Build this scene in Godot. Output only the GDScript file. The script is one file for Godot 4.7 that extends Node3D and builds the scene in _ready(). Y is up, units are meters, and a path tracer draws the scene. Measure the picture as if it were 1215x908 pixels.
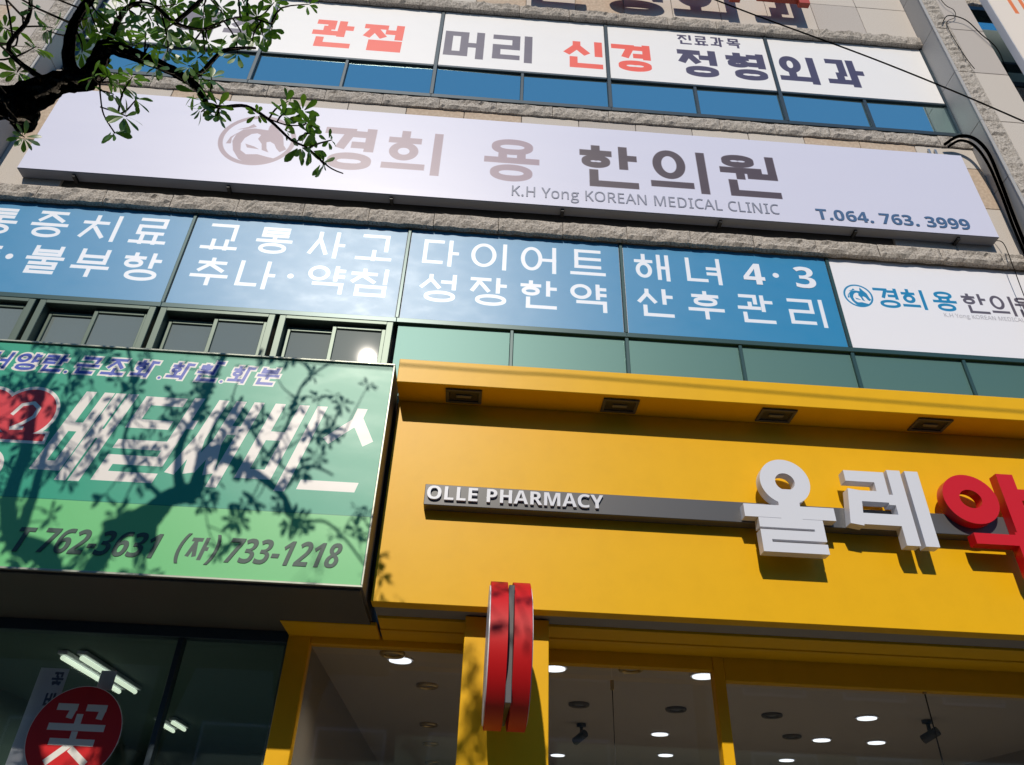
extends Node3D
# A street front seen from the pavement: clinic signs over a flower shop and a pharmacy. Facade glass plane is z = 0, x runs right, y up.

var taken := {}
var MT := {}
var rnd := RandomNumberGenerator.new()

# ---------------------------------------------------------------- helpers
func numbered(called: String) -> String:
	if not taken.has(called):
		taken[called] = 0
		return called
	taken[called] += 1
	return "%s_%03d" % [called, taken[called]]

func thing(called: String, label: String, category: String, group := "", at := Vector3.ZERO) -> Node3D:
	var o := Node3D.new()
	o.name = numbered(called)
	add_child(o)
	o.position = at
	tag(o, label, category, group)
	return o

func tag(o: Node, label: String, category: String, group := "") -> void:
	o.set_meta("label", label)
	o.set_meta("category", category)
	if group != "":
		o.set_meta("group", group)

func structure(o: Node) -> void:
	o.set_meta("kind", "structure")

func part(parent: Node, called: String, mesh: Mesh, m: Material, at := Vector3.ZERO) -> MeshInstance3D:
	var o := MeshInstance3D.new()
	o.name = numbered(called) if parent == self else called
	o.mesh = mesh
	o.material_override = m
	o.position = at
	parent.add_child(o, true)
	return o

func lin(r: float, g: float, b: float) -> Color:
	return Color(r, g, b).linear_to_srgb()

func mat(c: Color, rough := 0.6, metal := 0.0, spec := 0.5) -> StandardMaterial3D:
	var m := StandardMaterial3D.new()
	m.albedo_color = c
	m.roughness = rough
	m.metallic = metal
	m.metallic_specular = spec
	return m

func noise(freq: float, colors: Array, seed_value: int, size := 512, octaves := 4, kind := FastNoiseLite.TYPE_SIMPLEX_SMOOTH) -> NoiseTexture2D:
	var n := FastNoiseLite.new()
	n.noise_type = kind
	n.seed = seed_value
	n.frequency = freq
	n.fractal_octaves = octaves
	var t := NoiseTexture2D.new()
	t.width = size
	t.height = size
	t.seamless = true
	t.noise = n
	if colors.size() > 0:
		var g := Gradient.new()
		var offs := PackedFloat32Array()
		var cols := PackedColorArray()
		for i in colors.size():
			offs.append(float(i) / (colors.size() - 1))
			cols.append(colors[i])
		g.offsets = offs
		g.colors = cols
		t.color_ramp = g
	return t

func bump(freq: float, seed_value: int, strength: float, size := 512, octaves := 4) -> NoiseTexture2D:
	var t := noise(freq, [], seed_value, size, octaves)
	t.as_normal_map = true
	t.bump_strength = strength
	return t

func tri(m: StandardMaterial3D, scale_value: float) -> StandardMaterial3D:
	m.uv1_triplanar = true
	m.uv1_world_triplanar = true
	m.uv1_scale = Vector3.ONE * scale_value
	return m

func quad(st: SurfaceTool, a: Vector3, b: Vector3, c: Vector3, d: Vector3, mid: Vector3) -> void:
	var n := (b - a).cross(c - a)
	if n.length_squared() < 1e-14:
		n = (c - a).cross(d - a)
	n = n.normalized()
	var p := [a, b, c, d]
	if n.dot((a + b + c + d) * 0.25 - mid) < 0.0:
		p = [d, c, b, a]
		n = -n
	for k in [0, 2, 1, 0, 3, 2]:
		st.set_normal(n)
		st.add_vertex(p[k])

# a box with chamfered edges, added to st
func cbox(st: SurfaceTool, mid: Vector3, size: Vector3, ch := 0.004) -> void:
	var h := size * 0.5
	var c := minf(ch, minf(h.x, minf(h.y, h.z)) * 0.45)
	if c < 0.0003:
		c = 0.0003
	for ax in 3:
		var u := (ax + 1) % 3
		var v := (ax + 2) % 3
		for s in [-1.0, 1.0]:
			var q := []
			for t in [[-1, -1], [1, -1], [1, 1], [-1, 1]]:
				var p := Vector3.ZERO
				p[ax] = s * h[ax]
				p[u] = t[0] * (h[u] - c)
				p[v] = t[1] * (h[v] - c)
				q.append(mid + p)
			quad(st, q[0], q[1], q[2], q[3], mid)
		for t in [[-1, -1], [1, -1], [1, 1], [-1, 1]]:
			var q := []
			for w in [[-1, 0], [1, 0], [1, 1], [-1, 1]]:
				var p := Vector3.ZERO
				p[ax] = w[0] * (h[ax] - c)
				p[u] = t[0] * (h[u] - (c if w[1] == 1 else 0.0))
				p[v] = t[1] * (h[v] - (0.0 if w[1] == 1 else c))
				q.append(mid + p)
			quad(st, q[0], q[1], q[2], q[3], mid)
	for sx in [-1, 1]:
		for sy in [-1, 1]:
			for sz in [-1, 1]:
				var s := Vector3(sx, sy, sz)
				var a := mid + s * Vector3(h.x, h.y - c, h.z - c)
				var b := mid + s * Vector3(h.x - c, h.y, h.z - c)
				var d := mid + s * Vector3(h.x - c, h.y - c, h.z)
				var n := Vector3(sx, sy, sz).normalized()
				var order := [a, b, d]
				if (b - a).cross(d - a).dot(n) > 0.0:
					order = [a, d, b]
				for p in order:
					st.set_normal(n)
					st.add_vertex(p)

func begin() -> SurfaceTool:
	var st := SurfaceTool.new()
	st.begin(Mesh.PRIMITIVE_TRIANGLES)
	return st

var boxes := {}
func box(size: Vector3, ch := 0.004) -> ArrayMesh:
	var key := "%.4f %.4f %.4f %.4f" % [size.x, size.y, size.z, ch]
	if not boxes.has(key):
		var st := begin()
		cbox(st, Vector3.ZERO, size, ch)
		boxes[key] = st.commit()
	return boxes[key]

# a box given by its two corners, as a part
func slab(parent: Node, called: String, m: Material, lo: Vector3, hi: Vector3, ch := 0.004) -> MeshInstance3D:
	return part(parent, called, box(hi - lo, ch), m, (lo + hi) * 0.5)

func tube_into(st: SurfaceTool, pts: Array, radii: Array, sides := 8, wobble := 0.0) -> void:
	var prev := []
	var prevn := []
	var side := Vector3.ZERO
	for i in pts.size():
		var dir: Vector3 = (pts[mini(i + 1, pts.size() - 1)] - pts[maxi(i - 1, 0)]).normalized()
		if side == Vector3.ZERO:
			side = dir.cross(Vector3.UP if absf(dir.y) < 0.9 else Vector3.RIGHT).normalized()
		side = (side - dir * side.dot(dir)).normalized()
		var other := dir.cross(side)
		var ring := []
		var rn := []
		for k in sides + 1:
			var a := TAU * (k % sides) / sides
			var n := side * cos(a) + other * sin(a)
			var r: float = radii[i] * (1.0 + wobble * sin(3.1 * a + 2.3 * i) * 0.5 + wobble * sin(5.0 * a - 1.7 * i) * 0.35)
			ring.append(pts[i] + n * r)
			rn.append(n)
		if i > 0:
			for k in sides:
				var q := [[prev[k], prevn[k]], [prev[k + 1], prevn[k + 1]], [ring[k + 1], rn[k + 1]], [ring[k], rn[k]]]
				for j in [0, 1, 2, 0, 2, 3]:
					st.set_normal(q[j][1])
					st.add_vertex(q[j][0])
		prev = ring
		prevn = rn
	for e in [0, pts.size() - 1]:
		var dir: Vector3 = (pts[1] - pts[0]).normalized() * -1.0 if e == 0 else (pts[e] - pts[e - 1]).normalized()
		var s2 := dir.cross(Vector3.UP if absf(dir.y) < 0.9 else Vector3.RIGHT).normalized()
		var o2 := dir.cross(s2)
		for k in sides:
			for w in [Vector3.ZERO, s2 * cos(TAU * k / sides) + o2 * sin(TAU * k / sides), s2 * cos(TAU * (k + 1) / sides) + o2 * sin(TAU * (k + 1) / sides)]:
				st.set_normal(dir)
				st.add_vertex(pts[e] + w * radii[e] * 0.98 + dir * radii[e] * (0.25 if w == Vector3.ZERO else 0.0))

# points along a smooth curve through the given ones
func smooth(pts: Array, radii: Array, steps := 4) -> Array:
	var p2 := []
	var r2 := []
	for i in pts.size() - 1:
		var a: Vector3 = pts[maxi(i - 1, 0)]
		var b: Vector3 = pts[i]
		var c: Vector3 = pts[i + 1]
		var d: Vector3 = pts[mini(i + 2, pts.size() - 1)]
		for s in steps:
			p2.append(b.cubic_interpolate(c, a, d, float(s) / steps))
			r2.append(lerpf(radii[i], radii[i + 1], float(s) / steps))
	p2.append(pts[-1])
	r2.append(radii[-1])
	return [p2, r2]

func cable_mesh(pts: Array, r: float, steps := 8) -> ArrayMesh:
	var rr := []
	for p in pts:
		rr.append(r)
	var sm := smooth(pts, rr, steps)
	var st := begin()
	tube_into(st, sm[0], sm[1], 7)
	return st.commit()

# flat disc or tube with its axis along z, y or x
func cyl(r: float, h: float, sides := 32) -> CylinderMesh:
	var c := CylinderMesh.new()
	c.top_radius = r
	c.bottom_radius = r
	c.height = h
	c.radial_segments = sides
	c.rings = 1
	return c

func face(w: float, h: float) -> ArrayMesh:
	var st := begin()
	for k in [[0, 0], [1, 1], [1, 0], [0, 0], [0, 1], [1, 1]]:
		st.set_normal(Vector3.BACK)
		st.set_tangent(Plane(1, 0, 0, 1))
		st.set_uv(Vector2(k[0], 1 - k[1]))
		st.add_vertex(Vector3((k[0] - 0.5) * w, (k[1] - 0.5) * h, 0))
	return st.commit()

# ---------------------------------------------------------------- Hangul lettering: every syllable is put together from strokes and rings
const LEAD = "ㄱㄲㄴㄷㄸㄹㅁㅂㅃㅅㅆㅇㅈㅉㅊㅋㅌㅍㅎ"
const VOWEL = "ㅏㅐㅑㅒㅓㅔㅕㅖㅗㅘㅙㅚㅛㅜㅝㅞㅟㅠㅡㅢㅣ"
const TAIL = " ㄱㄲㄳㄴㄵㄶㄷㄹㄺㄻㄼㄽㄾㄿㅀㅁㅂㅄㅅㅆㅇㅈㅊㅋㅌㅍㅎ"

func cons(out: Array, k: String, x0: float, y0: float, x1: float, y1: float, t: float, beside: bool) -> void:
	if k in ["ㄲ", "ㅆ"]:
		var m := (x0 + x1) * 0.5
		var one: String = {"ㄲ": "ㄱ", "ㅆ": "ㅅ"}[k]
		cons(out, one, x0, y0, m - t * 0.12, y1, t, false)
		cons(out, one, m + t * 0.12, y0, x1, y1, t, false)
		return
	var h := t * 0.5
	var l := x0 + h
	var r := x1 - h
	var u := y1 - h
	var d := y0 + h
	var c := (l + r) * 0.5
	var m := (u + d) * 0.5
	match k:
		"ㄱ":
			out.append([l, u, r, u])
			if beside:
				out.append([r, u, lerpf(l, r, 0.62), d])
			else:
				out.append([r, u, r, d])
		"ㄴ":
			out.append_array([[l, u, l, d], [l, d, r, d]])
		"ㄷ":
			out.append_array([[l, u, r, u], [l, u, l, d], [l, d, r, d]])
		"ㄹ":
			out.append_array([[l, u, r, u], [r, u, r, m], [l, m, r, m], [l, m, l, d], [l, d, r, d]])
		"ㅁ":
			out.append_array([[l, u, r, u], [r, u, r, d], [l, u, l, d], [l, d, r, d]])
		"ㅂ":
			out.append_array([[l, u, l, d], [r, u, r, d], [l, d, r, d], [l, m, r, m]])
		"ㅅ":
			var k2 := lerpf(u, d, 0.28)
			out.append_array([[c, u, c, k2], [c, k2, l, d], [c, k2, r, d]])
		"ㅇ":
			out.append([c, m, (r - l) * 0.5, (u - d) * 0.5, "o"])
		"ㅈ":
			out.append_array([[l, u, r, u], [c, u, l, d], [c, lerpf(u, d, 0.3), r, d]])
		"ㅊ":
			var k2 := lerpf(u, d, 0.3)
			out.append_array([[c, u, c, k2], [l, k2, r, k2], [c, k2, l, d], [c, lerpf(k2, d, 0.3), r, d]])
		"ㅌ":
			out.append_array([[l, u, r, u], [l, m, r, m], [l, u, l, d], [l, d, r, d]])
		"ㅎ":
			var k2 := lerpf(u, d, 0.27)
			var e := y0 + (k2 - h * 0.6 - y0) * 0.5
			out.append_array([[c, u + h * 0.2, c, k2], [l, k2, r, k2]])
			out.append([c, e, (r - l) * 0.42, maxf((k2 - h * 0.6 - y0) * 0.5 - h, h * 0.6), "o"])

# strokes [ax, ay, bx, by] and rings [x, y, rx, ry, "o"] of one syllable in the box of centre cx, cy
func syllable(ch: String, cx: float, cy: float, w: float, hh: float, t: float) -> Array:
	var code := ch.unicode_at(0) - 0xAC00
	var L := LEAD[code / 588]
	var V := VOWEL[(code % 588) / 28]
	var T := TAIL[code % 28]
	var out := []
	var x0 := cx - w * 0.5
	var x1 := cx + w * 0.5
	var y0 := cy - hh * 0.5
	var y1 := cy + hh * 0.5
	var h := t * 0.5
	var tail := T != " "
	var fy := lerpf(y0, y1, 0.40)
	if V in "ㅏㅐㅑㅓㅔㅕㅣ":
		var b := y0 if not tail else lerpf(y0, y1, 0.44)
		var twin := V in "ㅐㅔ"
		var split := lerpf(x0, x1, 0.56 if twin else (0.6 if V in "ㅏㅑ" else (0.62 if V in "ㅓㅕ" else 0.74)))
		cons(out, L, x0, b + (0.0 if tail else (y1 - y0) * 0.08), split - (t * 0.25 if V in "ㅣㅐㅏ" else t * 0.1), y1 - (y1 - y0) * 0.02, t, true)
		var vm := (b + y1) * 0.5
		match V:
			"ㅏ":
				var x := lerpf(x0, x1, 0.76)
				out.append_array([[x, y1 - h, x, b + h], [x, vm, x1 - h, vm]])
			"ㅑ":
				var x := lerpf(x0, x1, 0.76)
				out.append_array([[x, y1 - h, x, b + h], [x, vm + t * 0.9, x1 - h, vm + t * 0.9], [x, vm - t * 0.9, x1 - h, vm - t * 0.9]])
			"ㅣ":
				out.append([x1 - h, y1 - h, x1 - h, b + h])
			"ㅓ":
				out.append_array([[x1 - h, y1 - h, x1 - h, b + h], [split + h * 0.3, vm, x1 - h, vm]])
			"ㅕ":
				out.append_array([[x1 - h, y1 - h, x1 - h, b + h], [split + h * 0.3, vm + t * 0.85, x1 - h, vm + t * 0.85], [split + h * 0.3, vm - t * 0.85, x1 - h, vm - t * 0.85]])
			"ㅐ":
				var x := lerpf(x0, x1, 0.7)
				out.append_array([[x1 - h, y1 - h, x1 - h, b + h], [x, y1 - h, x, b + h + t * 0.3], [x, vm, x1 - h, vm]])
			"ㅔ":
				var x := lerpf(x0, x1, 0.76)
				out.append_array([[x1 - h, y1 - h, x1 - h, b + h], [x, y1 - h, x, b + h + t * 0.3], [split - t * 0.3, vm, x, vm]])
		if tail:
			cons(out, T, lerpf(x0, x1, 0.16), y0, x1, fy, t, false)
	elif V in "ㅗㅛㅜㅠㅡ":
		var in0 := lerpf(x0, x1, 0.12)
		var in1 := lerpf(x0, x1, 0.88)
		if tail:
			var bar := lerpf(y0, y1, 0.485)
			var cb := lerpf(y0, y1, 0.62)
			if V == "ㅜ":
				bar = lerpf(y0, y1, 0.55)
				cb = bar + h + t * 0.15
			elif V == "ㅡ":
				cb = bar + h + t * 0.2
			cons(out, L, in0, cb, in1, y1, t, false)
			out.append([x0 + h, bar, x1 - h, bar])
			if V == "ㅗ":
				out.append([cx, bar, cx, cb])
			if V == "ㅛ":
				for q in [0.33, 0.67]:
					out.append([lerpf(x0, x1, q), bar, lerpf(x0, x1, q), cb + t * 0.2])
			var tt := bar - h - t * 0.2
			if V == "ㅜ":
				out.append([cx, bar, cx, bar - t])
				tt = bar - h - t * 0.55
			cons(out, T, in0, y0, in1, tt, t, false)
		else:
			match V:
				"ㅗ", "ㅛ":
					cons(out, L, in0, lerpf(y0, y1, 0.36), in1, y1, t, false)
					out.append([x0 + h, y0 + h + (y1 - y0) * 0.03, x1 - h, y0 + h + (y1 - y0) * 0.03])
					for q in ([0.5] if V == "ㅗ" else [0.32, 0.68]):
						var x := lerpf(x0, x1, q)
						out.append([x, y0 + h, x, lerpf(y0, y1, 0.36)])
				"ㅜ":
					cons(out, L, in0, lerpf(y0, y1, 0.46), in1, y1, t, false)
					var bar := lerpf(y0, y1, 0.34)
					out.append_array([[x0 + h, bar, x1 - h, bar], [cx, bar, cx, y0 + h]])
				"ㅡ":
					cons(out, L, in0, lerpf(y0, y1, 0.28), in1, y1, t, false)
					out.append([x0 + h, y0 + h + (y1 - y0) * 0.03, x1 - h, y0 + h + (y1 - y0) * 0.03])
	else:
		var b := y0 if not tail else lerpf(y0, y1, 0.40)
		var cx1 := lerpf(x0, x1, 0.68 if V != "ㅘ" else 0.6)
		var bar := lerpf(b, y1, 0.2 if tail else 0.17)
		var cb := lerpf(b, y1, 0.42 if tail else 0.38)
		if V == "ㅝ":
			bar = lerpf(b, y1, 0.36)
			cb = lerpf(b, y1, 0.48)
		elif V == "ㅢ":
			cb = lerpf(b, y1, 0.3)
		cons(out, L, lerpf(x0, x1, 0.06), cb, cx1 - t * 0.3, y1, t, false)
		var vx := x1 - h
		if V == "ㅘ":
			vx = lerpf(x0, x1, 0.71)
		out.append([x0 + h, bar, (cx1 if V != "ㅚ" else vx) - t * 0.1, bar])
		var stem := lerpf(x0, x1, 0.35)
		if V in "ㅘㅚ":
			out.append([stem, bar, stem, cb + h * 0.5])
		if V == "ㅝ":
			out.append([stem, bar, stem, b + h])
			out.append([lerpf(x0, x1, 0.55), lerpf(b, y1, 0.16), vx, lerpf(b, y1, 0.16)])
		out.append([vx, y1 - h, vx, (b if not tail or V != "ㅝ" else b + t * 0.3) + h])
		if V == "ㅘ":
			out.append([vx, (b + y1) * 0.52, x1 - h, (b + y1) * 0.52])
		if tail:
			cons(out, T, lerpf(x0, x1, 0.12), y0, x1, fy - t * 0.25 if V != "ㅝ" else fy - t * 0.1, t, false)
	return out

# ---------------------------------------------------------------- printed sheets: flat print drawn into an image, in metres from the sheet's lower left corner
class Sheet:
	var w: float
	var h: float
	var ppm: float
	var W: int
	var H: int
	var im: Image
	func _init(w_: float, h_: float, ppm_: float, base: Color):
		w = w_
		h = h_
		ppm = ppm_
		W = int(w * ppm)
		H = int(h * ppm)
		im = Image.create(W, H, false, Image.FORMAT_RGB8)
		im.fill(base)
	func put(i: int, j: int, c: Color, cov: float) -> void:
		if cov >= 1.0:
			im.set_pixel(i, j, c)
		elif cov > 0.0:
			im.set_pixel(i, j, im.get_pixel(i, j).lerp(c, cov))
	func ink(prims: Array, t: float, c: Color, shear := 0.0, cy := 0.0) -> void:
		var hh := t * 0.5
		for p in prims:
			var lo: Vector2
			var hi: Vector2
			var ring: bool = p.size() == 5
			if ring:
				lo = Vector2(p[0] - p[2] - t, p[1] - p[3] - t)
				hi = Vector2(p[0] + p[2] + t, p[1] + p[3] + t)
			else:
				lo = Vector2(minf(p[0], p[2]) - t, minf(p[1], p[3]) - t)
				hi = Vector2(maxf(p[0], p[2]) + t, maxf(p[1], p[3]) + t)
			var a := Vector2.ZERO
			var dir := Vector2.ZERO
			var length := 0.0
			if not ring:
				a = Vector2(p[0], p[1])
				var b := Vector2(p[2], p[3])
				length = a.distance_to(b)
				dir = (b - a) / maxf(length, 1e-6)
				var straight := absf(dir.x) < 0.05 or absf(dir.y) < 0.05
				var ext := hh if straight else hh * 0.35
				a -= dir * ext
				length += 2.0 * ext
			var sh0 := minf(shear * (lo.y - cy), shear * (hi.y - cy))
			var sh1 := maxf(shear * (lo.y - cy), shear * (hi.y - cy))
			var i0 := maxi(0, int((lo.x + sh0) * ppm))
			var i1 := mini(W - 1, int((hi.x + sh1) * ppm) + 1)
			var j0 := maxi(0, int((h - hi.y) * ppm))
			var j1 := mini(H - 1, int((h - lo.y) * ppm) + 1)
			for j in range(j0, j1 + 1):
				var y := h - (j + 0.5) / ppm
				var off := shear * (y - cy)
				for i in range(i0, i1 + 1):
					var x := (i + 0.5) / ppm - off
					var d: float
					if ring:
						var dx: float = x - p[0]
						var dy: float = y - p[1]
						var e := Vector2(dx / p[2], dy / p[3])
						var k := e.length()
						var g := Vector2(dx / (p[2] * p[2]), dy / (p[3] * p[3])).length()
						d = absf(k * (k - 1.0) / maxf(g, 1e-5)) - hh
					else:
						var q := Vector2(x, y) - a
						var along := q.dot(dir)
						d = maxf(absf(q.cross(dir)) - hh, maxf(-along, along - length))
					put(i, j, c, clampf(0.5 - d * ppm, 0.0, 1.0))
	func disc(cx: float, cy: float, rx: float, ry: float, c: Color) -> void:
		for j in range(maxi(0, int((h - cy - ry) * ppm) - 1), mini(H - 1, int((h - cy + ry) * ppm) + 2)):
			for i in range(maxi(0, int((cx - rx) * ppm) - 1), mini(W - 1, int((cx + rx) * ppm) + 2)):
				var e := Vector2(((i + 0.5) / ppm - cx) / rx, (h - (j + 0.5) / ppm - cy) / ry)
				put(i, j, c, clampf(0.5 - (e.length() - 1.0) * minf(rx, ry) * ppm, 0.0, 1.0))
	func poly(pts: PackedVector2Array, c: Color) -> void:
		var lo := pts[0]
		var hi := pts[0]
		for p in pts:
			lo = lo.min(p)
			hi = hi.max(p)
		for j in range(maxi(0, int((h - hi.y) * ppm) - 1), mini(H - 1, int((h - lo.y) * ppm) + 1)):
			for i in range(maxi(0, int(lo.x * ppm) - 1), mini(W - 1, int(hi.x * ppm) + 1)):
				var cov := 0.0
				for s in [Vector2(0.25, 0.3), Vector2(0.75, 0.2), Vector2(0.3, 0.8), Vector2(0.8, 0.7)]:
					if Geometry2D.is_point_in_polygon(Vector2((i + s.x) / ppm, h - (j + s.y) / ppm), pts):
						cov += 0.25
				put(i, j, c, cov)
	func texture() -> ImageTexture:
		im.generate_mipmaps()
		return ImageTexture.create_from_image(im)

func print_mat(s: Sheet, rough: float, spec := 0.5) -> StandardMaterial3D:
	var m := mat(Color.WHITE, rough, 0.0, spec)
	m.albedo_texture = s.texture()
	if not MT.has("film_gloss"):
		MT.film_gloss = noise(0.012, [Color(0.9, 0.9, 0.9), Color(0.97, 0.97, 0.97), Color.WHITE], 51, 512, 5)
		MT.film_wave = bump(0.006, 52, 3.0, 512, 3)
	m.roughness_texture = MT.film_gloss
	m.normal_enabled = true
	m.normal_texture = MT.film_wave
	m.normal_scale = 0.035
	return m

# a horse-headed crescent in a ring
func emblem(s: Sheet, cx: float, cy: float, r: float, c: Color) -> void:
	s.ink([[cx, cy, r * 0.93, r * 0.93, "o"]], r * 0.12, c)
	var shapes := [
		[[455, 205], [500, 250], [560, 297], [585, 365], [612, 392], [570, 415], [540, 392], [515, 360], [480, 345], [455, 352], [470, 395], [492, 422], [440, 408], [425, 365], [388, 332], [400, 302], [370, 292], [330, 300], [292, 332], [278, 372], [292, 420], [340, 446], [420, 440], [500, 455], [540, 460], [470, 502], [380, 510], [300, 482], [240, 424], [212, 360], [222, 305], [260, 272], [340, 258], [440, 265], [440, 236]],
		[[320, 226], [350, 246], [300, 262], [215, 276], [290, 250]],
		[[225, 300], [200, 340], [208, 378], [172, 380], [188, 332]],
		[[310, 372], [380, 388], [420, 405], [330, 398]]]
	for sh in shapes:
		var p := PackedVector2Array()
		for q in sh:
			p.append(Vector2(cx + (q[0] - 385.0) / 280.0 * r, cy - (q[1] - 340.0) / 180.0 * r))
		s.poly(p, c)

# a box with a printed front, as two parts of the thing
func printed(parent: Node, called: String, body: Material, print_m: Material, lo: Vector3, hi: Vector3) -> void:
	slab(parent, called, body, lo, hi, 0.003)
	part(parent, "printed_face", face(hi.x - lo.x - 0.008, hi.y - lo.y - 0.008), print_m, Vector3((lo.x + hi.x) * 0.5, (lo.y + hi.y) * 0.5, hi.z + 0.003))

func lettering(parent: Node, text: String, cx: float, cy: float, z: float, w: float, cap: float, m: Material, depth := 0.004, bold := true, shear := 0.0) -> MeshInstance3D:
	var f := SystemFont.new()
	f.font_names = PackedStringArray(["Droid Sans"])
	f.font_weight = 700 if bold else 400
	var t := TextMesh.new()
	t.font = f
	t.text = text
	t.font_size = 64
	t.pixel_size = 0.01
	t.depth = 0.05
	t.curve_step = 1.0
	var a := t.get_aabb()
	var o := part(parent, "lettering", t, m)
	var k := w / a.size.x
	var kh := cap / (0.714 * 0.64)
	var mid := a.get_center()
	var bx := Vector3(k, 0, 0)
	var by := Vector3(shear * kh, kh, 0)
	var bz := Vector3(0, 0, depth / 0.05)
	var base := a.position.y + 0.0
	var b := Basis(bx, by, bz)
	o.transform = Transform3D(b, Vector3(cx, cy, z + depth * 0.5) - b * Vector3(mid.x, mid.y, 0))
	return o

# a raised letter cut from a thick sheet
func cut_letter(parent: Node, called: String, prims: Array, t: float, z0: float, z1: float, m: Material) -> CSGCombiner3D:
	var root := CSGCombiner3D.new()
	root.name = called
	for p in prims:
		if p.size() == 5 and p[4] is String:
			var ring := CSGCylinder3D.new()
			ring.radius = 1.0
			ring.height = z1 - z0
			ring.sides = 48
			ring.material = m
			ring.basis = Basis(Vector3(p[2] + t * 0.5, 0, 0), Vector3(0, 0, 1), Vector3(0, -(p[3] + t * 0.5), 0))
			ring.position = Vector3(p[0], p[1], (z0 + z1) * 0.5)
			root.add_child(ring)
			var hole := CSGCylinder3D.new()
			hole.radius = 1.0
			hole.height = (z1 - z0) * 3.0
			hole.sides = 48
			hole.material = m
			hole.operation = CSGShape3D.OPERATION_SUBTRACTION
			hole.scale = Vector3((p[2] - t * 0.5) / (p[2] + t * 0.5), 1, (p[3] - t * 0.5) / (p[3] + t * 0.5))
			ring.add_child(hole)
		else:
			var a := Vector2(p[0], p[1])
			var b := Vector2(p[2], p[3])
			var bt: float = p[4] if p.size() == 5 else t
			var bar := CSGBox3D.new()
			bar.size = Vector3(a.distance_to(b) + bt, bt, z1 - z0)
			bar.material = m
			bar.position = Vector3((a.x + b.x) * 0.5, (a.y + b.y) * 0.5, (z0 + z1) * 0.5)
			bar.rotation.z = (b - a).angle()
			root.add_child(bar)
	parent.add_child(root, true)
	return root

const TRUNK = [[-3.55,0,2.7,0.17],[-3.5,0.9,2.68,0.145],[-3.42,2,2.62,0.135],[-3.3,3,2.55,0.085],[-3.12,3.9,2.47,0.065]]
const BRANCHES = [
	[[-3.12,3.9,2.47,0.065],[-2.756,4.559,2.42,0.05],[-2.665,4.887,2.42,0.07],[-2.501,4.994,2.42,0.085],[-2.398,5.141,2.42,0.057],[-2.266,5.188,2.42,0.057],[-2.262,5.362,2.42,0.047],[-2.264,5.493,2.42,0.043],[-2.141,5.46,2.42,0.036],[-1.953,5.379,2.42,0.031],[-1.786,5.281,2.42,0.026],[-1.667,5.18,2.42,0.021],[-1.581,5.041,2.42,0.012]],
	[[-2.512,4.978,2.42,0.075],[-2.462,4.828,2.42,0.065],[-2.443,4.768,2.42,0.047]],
	[[-2.293,5.2,2.42,0.037],[-2.376,5.26,2.445,0.035],[-2.45,5.518,2.47,0.028],[-2.449,5.691,2.495,0.024],[-2.416,5.858,2.52,0.022],[-2.372,6.326,2.545,0.026],[-2.29,6.957,2.57,0.017]],
	[[-1.786,5.281,2.42,0.019],[-1.68,5.272,2.445,0.013],[-1.599,5.452,2.47,0.012],[-1.49,5.468,2.495,0.009],[-1.394,5.44,2.52,0.007]],
	[[-1.581,5.041,2.42,0.012],[-1.495,5.027,2.427,0.01],[-1.372,5.039,2.434,0.009],[-1.221,4.926,2.441,0.008],[-1.08,4.774,2.449,0.007],[-0.981,4.709,2.456,0.005],[-0.85,4.572,2.463,0.004],[-0.77,4.522,2.47,0.003]],
	[[-1.253,4.972,2.42,0.004],[-1.146,4.928,2.42,0.004],[-1.067,4.93,2.42,0.003]],
	[[-1.065,4.785,2.42,0.004],[-1.03,4.872,2.42,0.003]],
	[[-2.192,5.167,2.42,0.006],[-2.146,5.045,2.42,0.004],[-2.081,4.901,2.42,0.004],[-1.978,4.761,2.42,0.004]],
	[[-2.118,4.961,2.42,0.004],[-2.014,4.924,2.42,0.004],[-1.963,4.901,2.42,0.003]],
	[[-2.264,5.493,2.42,0.017],[-2.244,5.829,2.46,0.014],[-2.081,5.817,2.5,0.013],[-1.874,5.591,2.54,0.011],[-1.68,5.482,2.58,0.007],[-1.566,5.472,2.62,0.005]],
	[[-1.866,5.575,2.55,0.012],[-1.787,5.824,2.55,0.012],[-1.728,6.216,2.55,0.01],[-1.474,6.464,2.55,0.006]],
	[[-2.435,5.121,2.42,0.018],[-2.793,5.428,2.395,0.013],[-2.834,5.766,2.37,0.012],[-2.945,6.075,2.345,0.012],[-3.134,6.45,2.32,0.011]],
	[[-1.735,5.611,2.5,0.006],[-1.559,5.767,2.5,0.005],[-1.37,5.724,2.5,0.003]],
	[[-3.3,3,2.55,0.085],[-2.96,4.51,2.45,0.065],[-3.27,4.82,2.45,0.06],[-3.41,5.07,2.45,0.05],[-3.44,5.41,2.45,0.045],[-3.53,5.87,2.45,0.03],[-3.46,6.25,2.45,0.02]],
	[[-3.27,4.86,2.5,0.045],[-3.28,5.14,2.5,0.032],[-3.33,5.52,2.5,0.022],[-3.34,5.85,2.5,0.015]],
	[[-3.12,3.9,2.47,0.065],[-3.8,5.2,2.7,0.06],[-4.34,5.66,2.7,0.04],[-4.77,6.18,2.7,0.025]],
	[[-3.42,2,2.62,0.135],[-4.1,3.4,2.9,0.07],[-4.7,4.6,3,0.05],[-5,5.6,3.1,0.03]],
]
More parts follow.
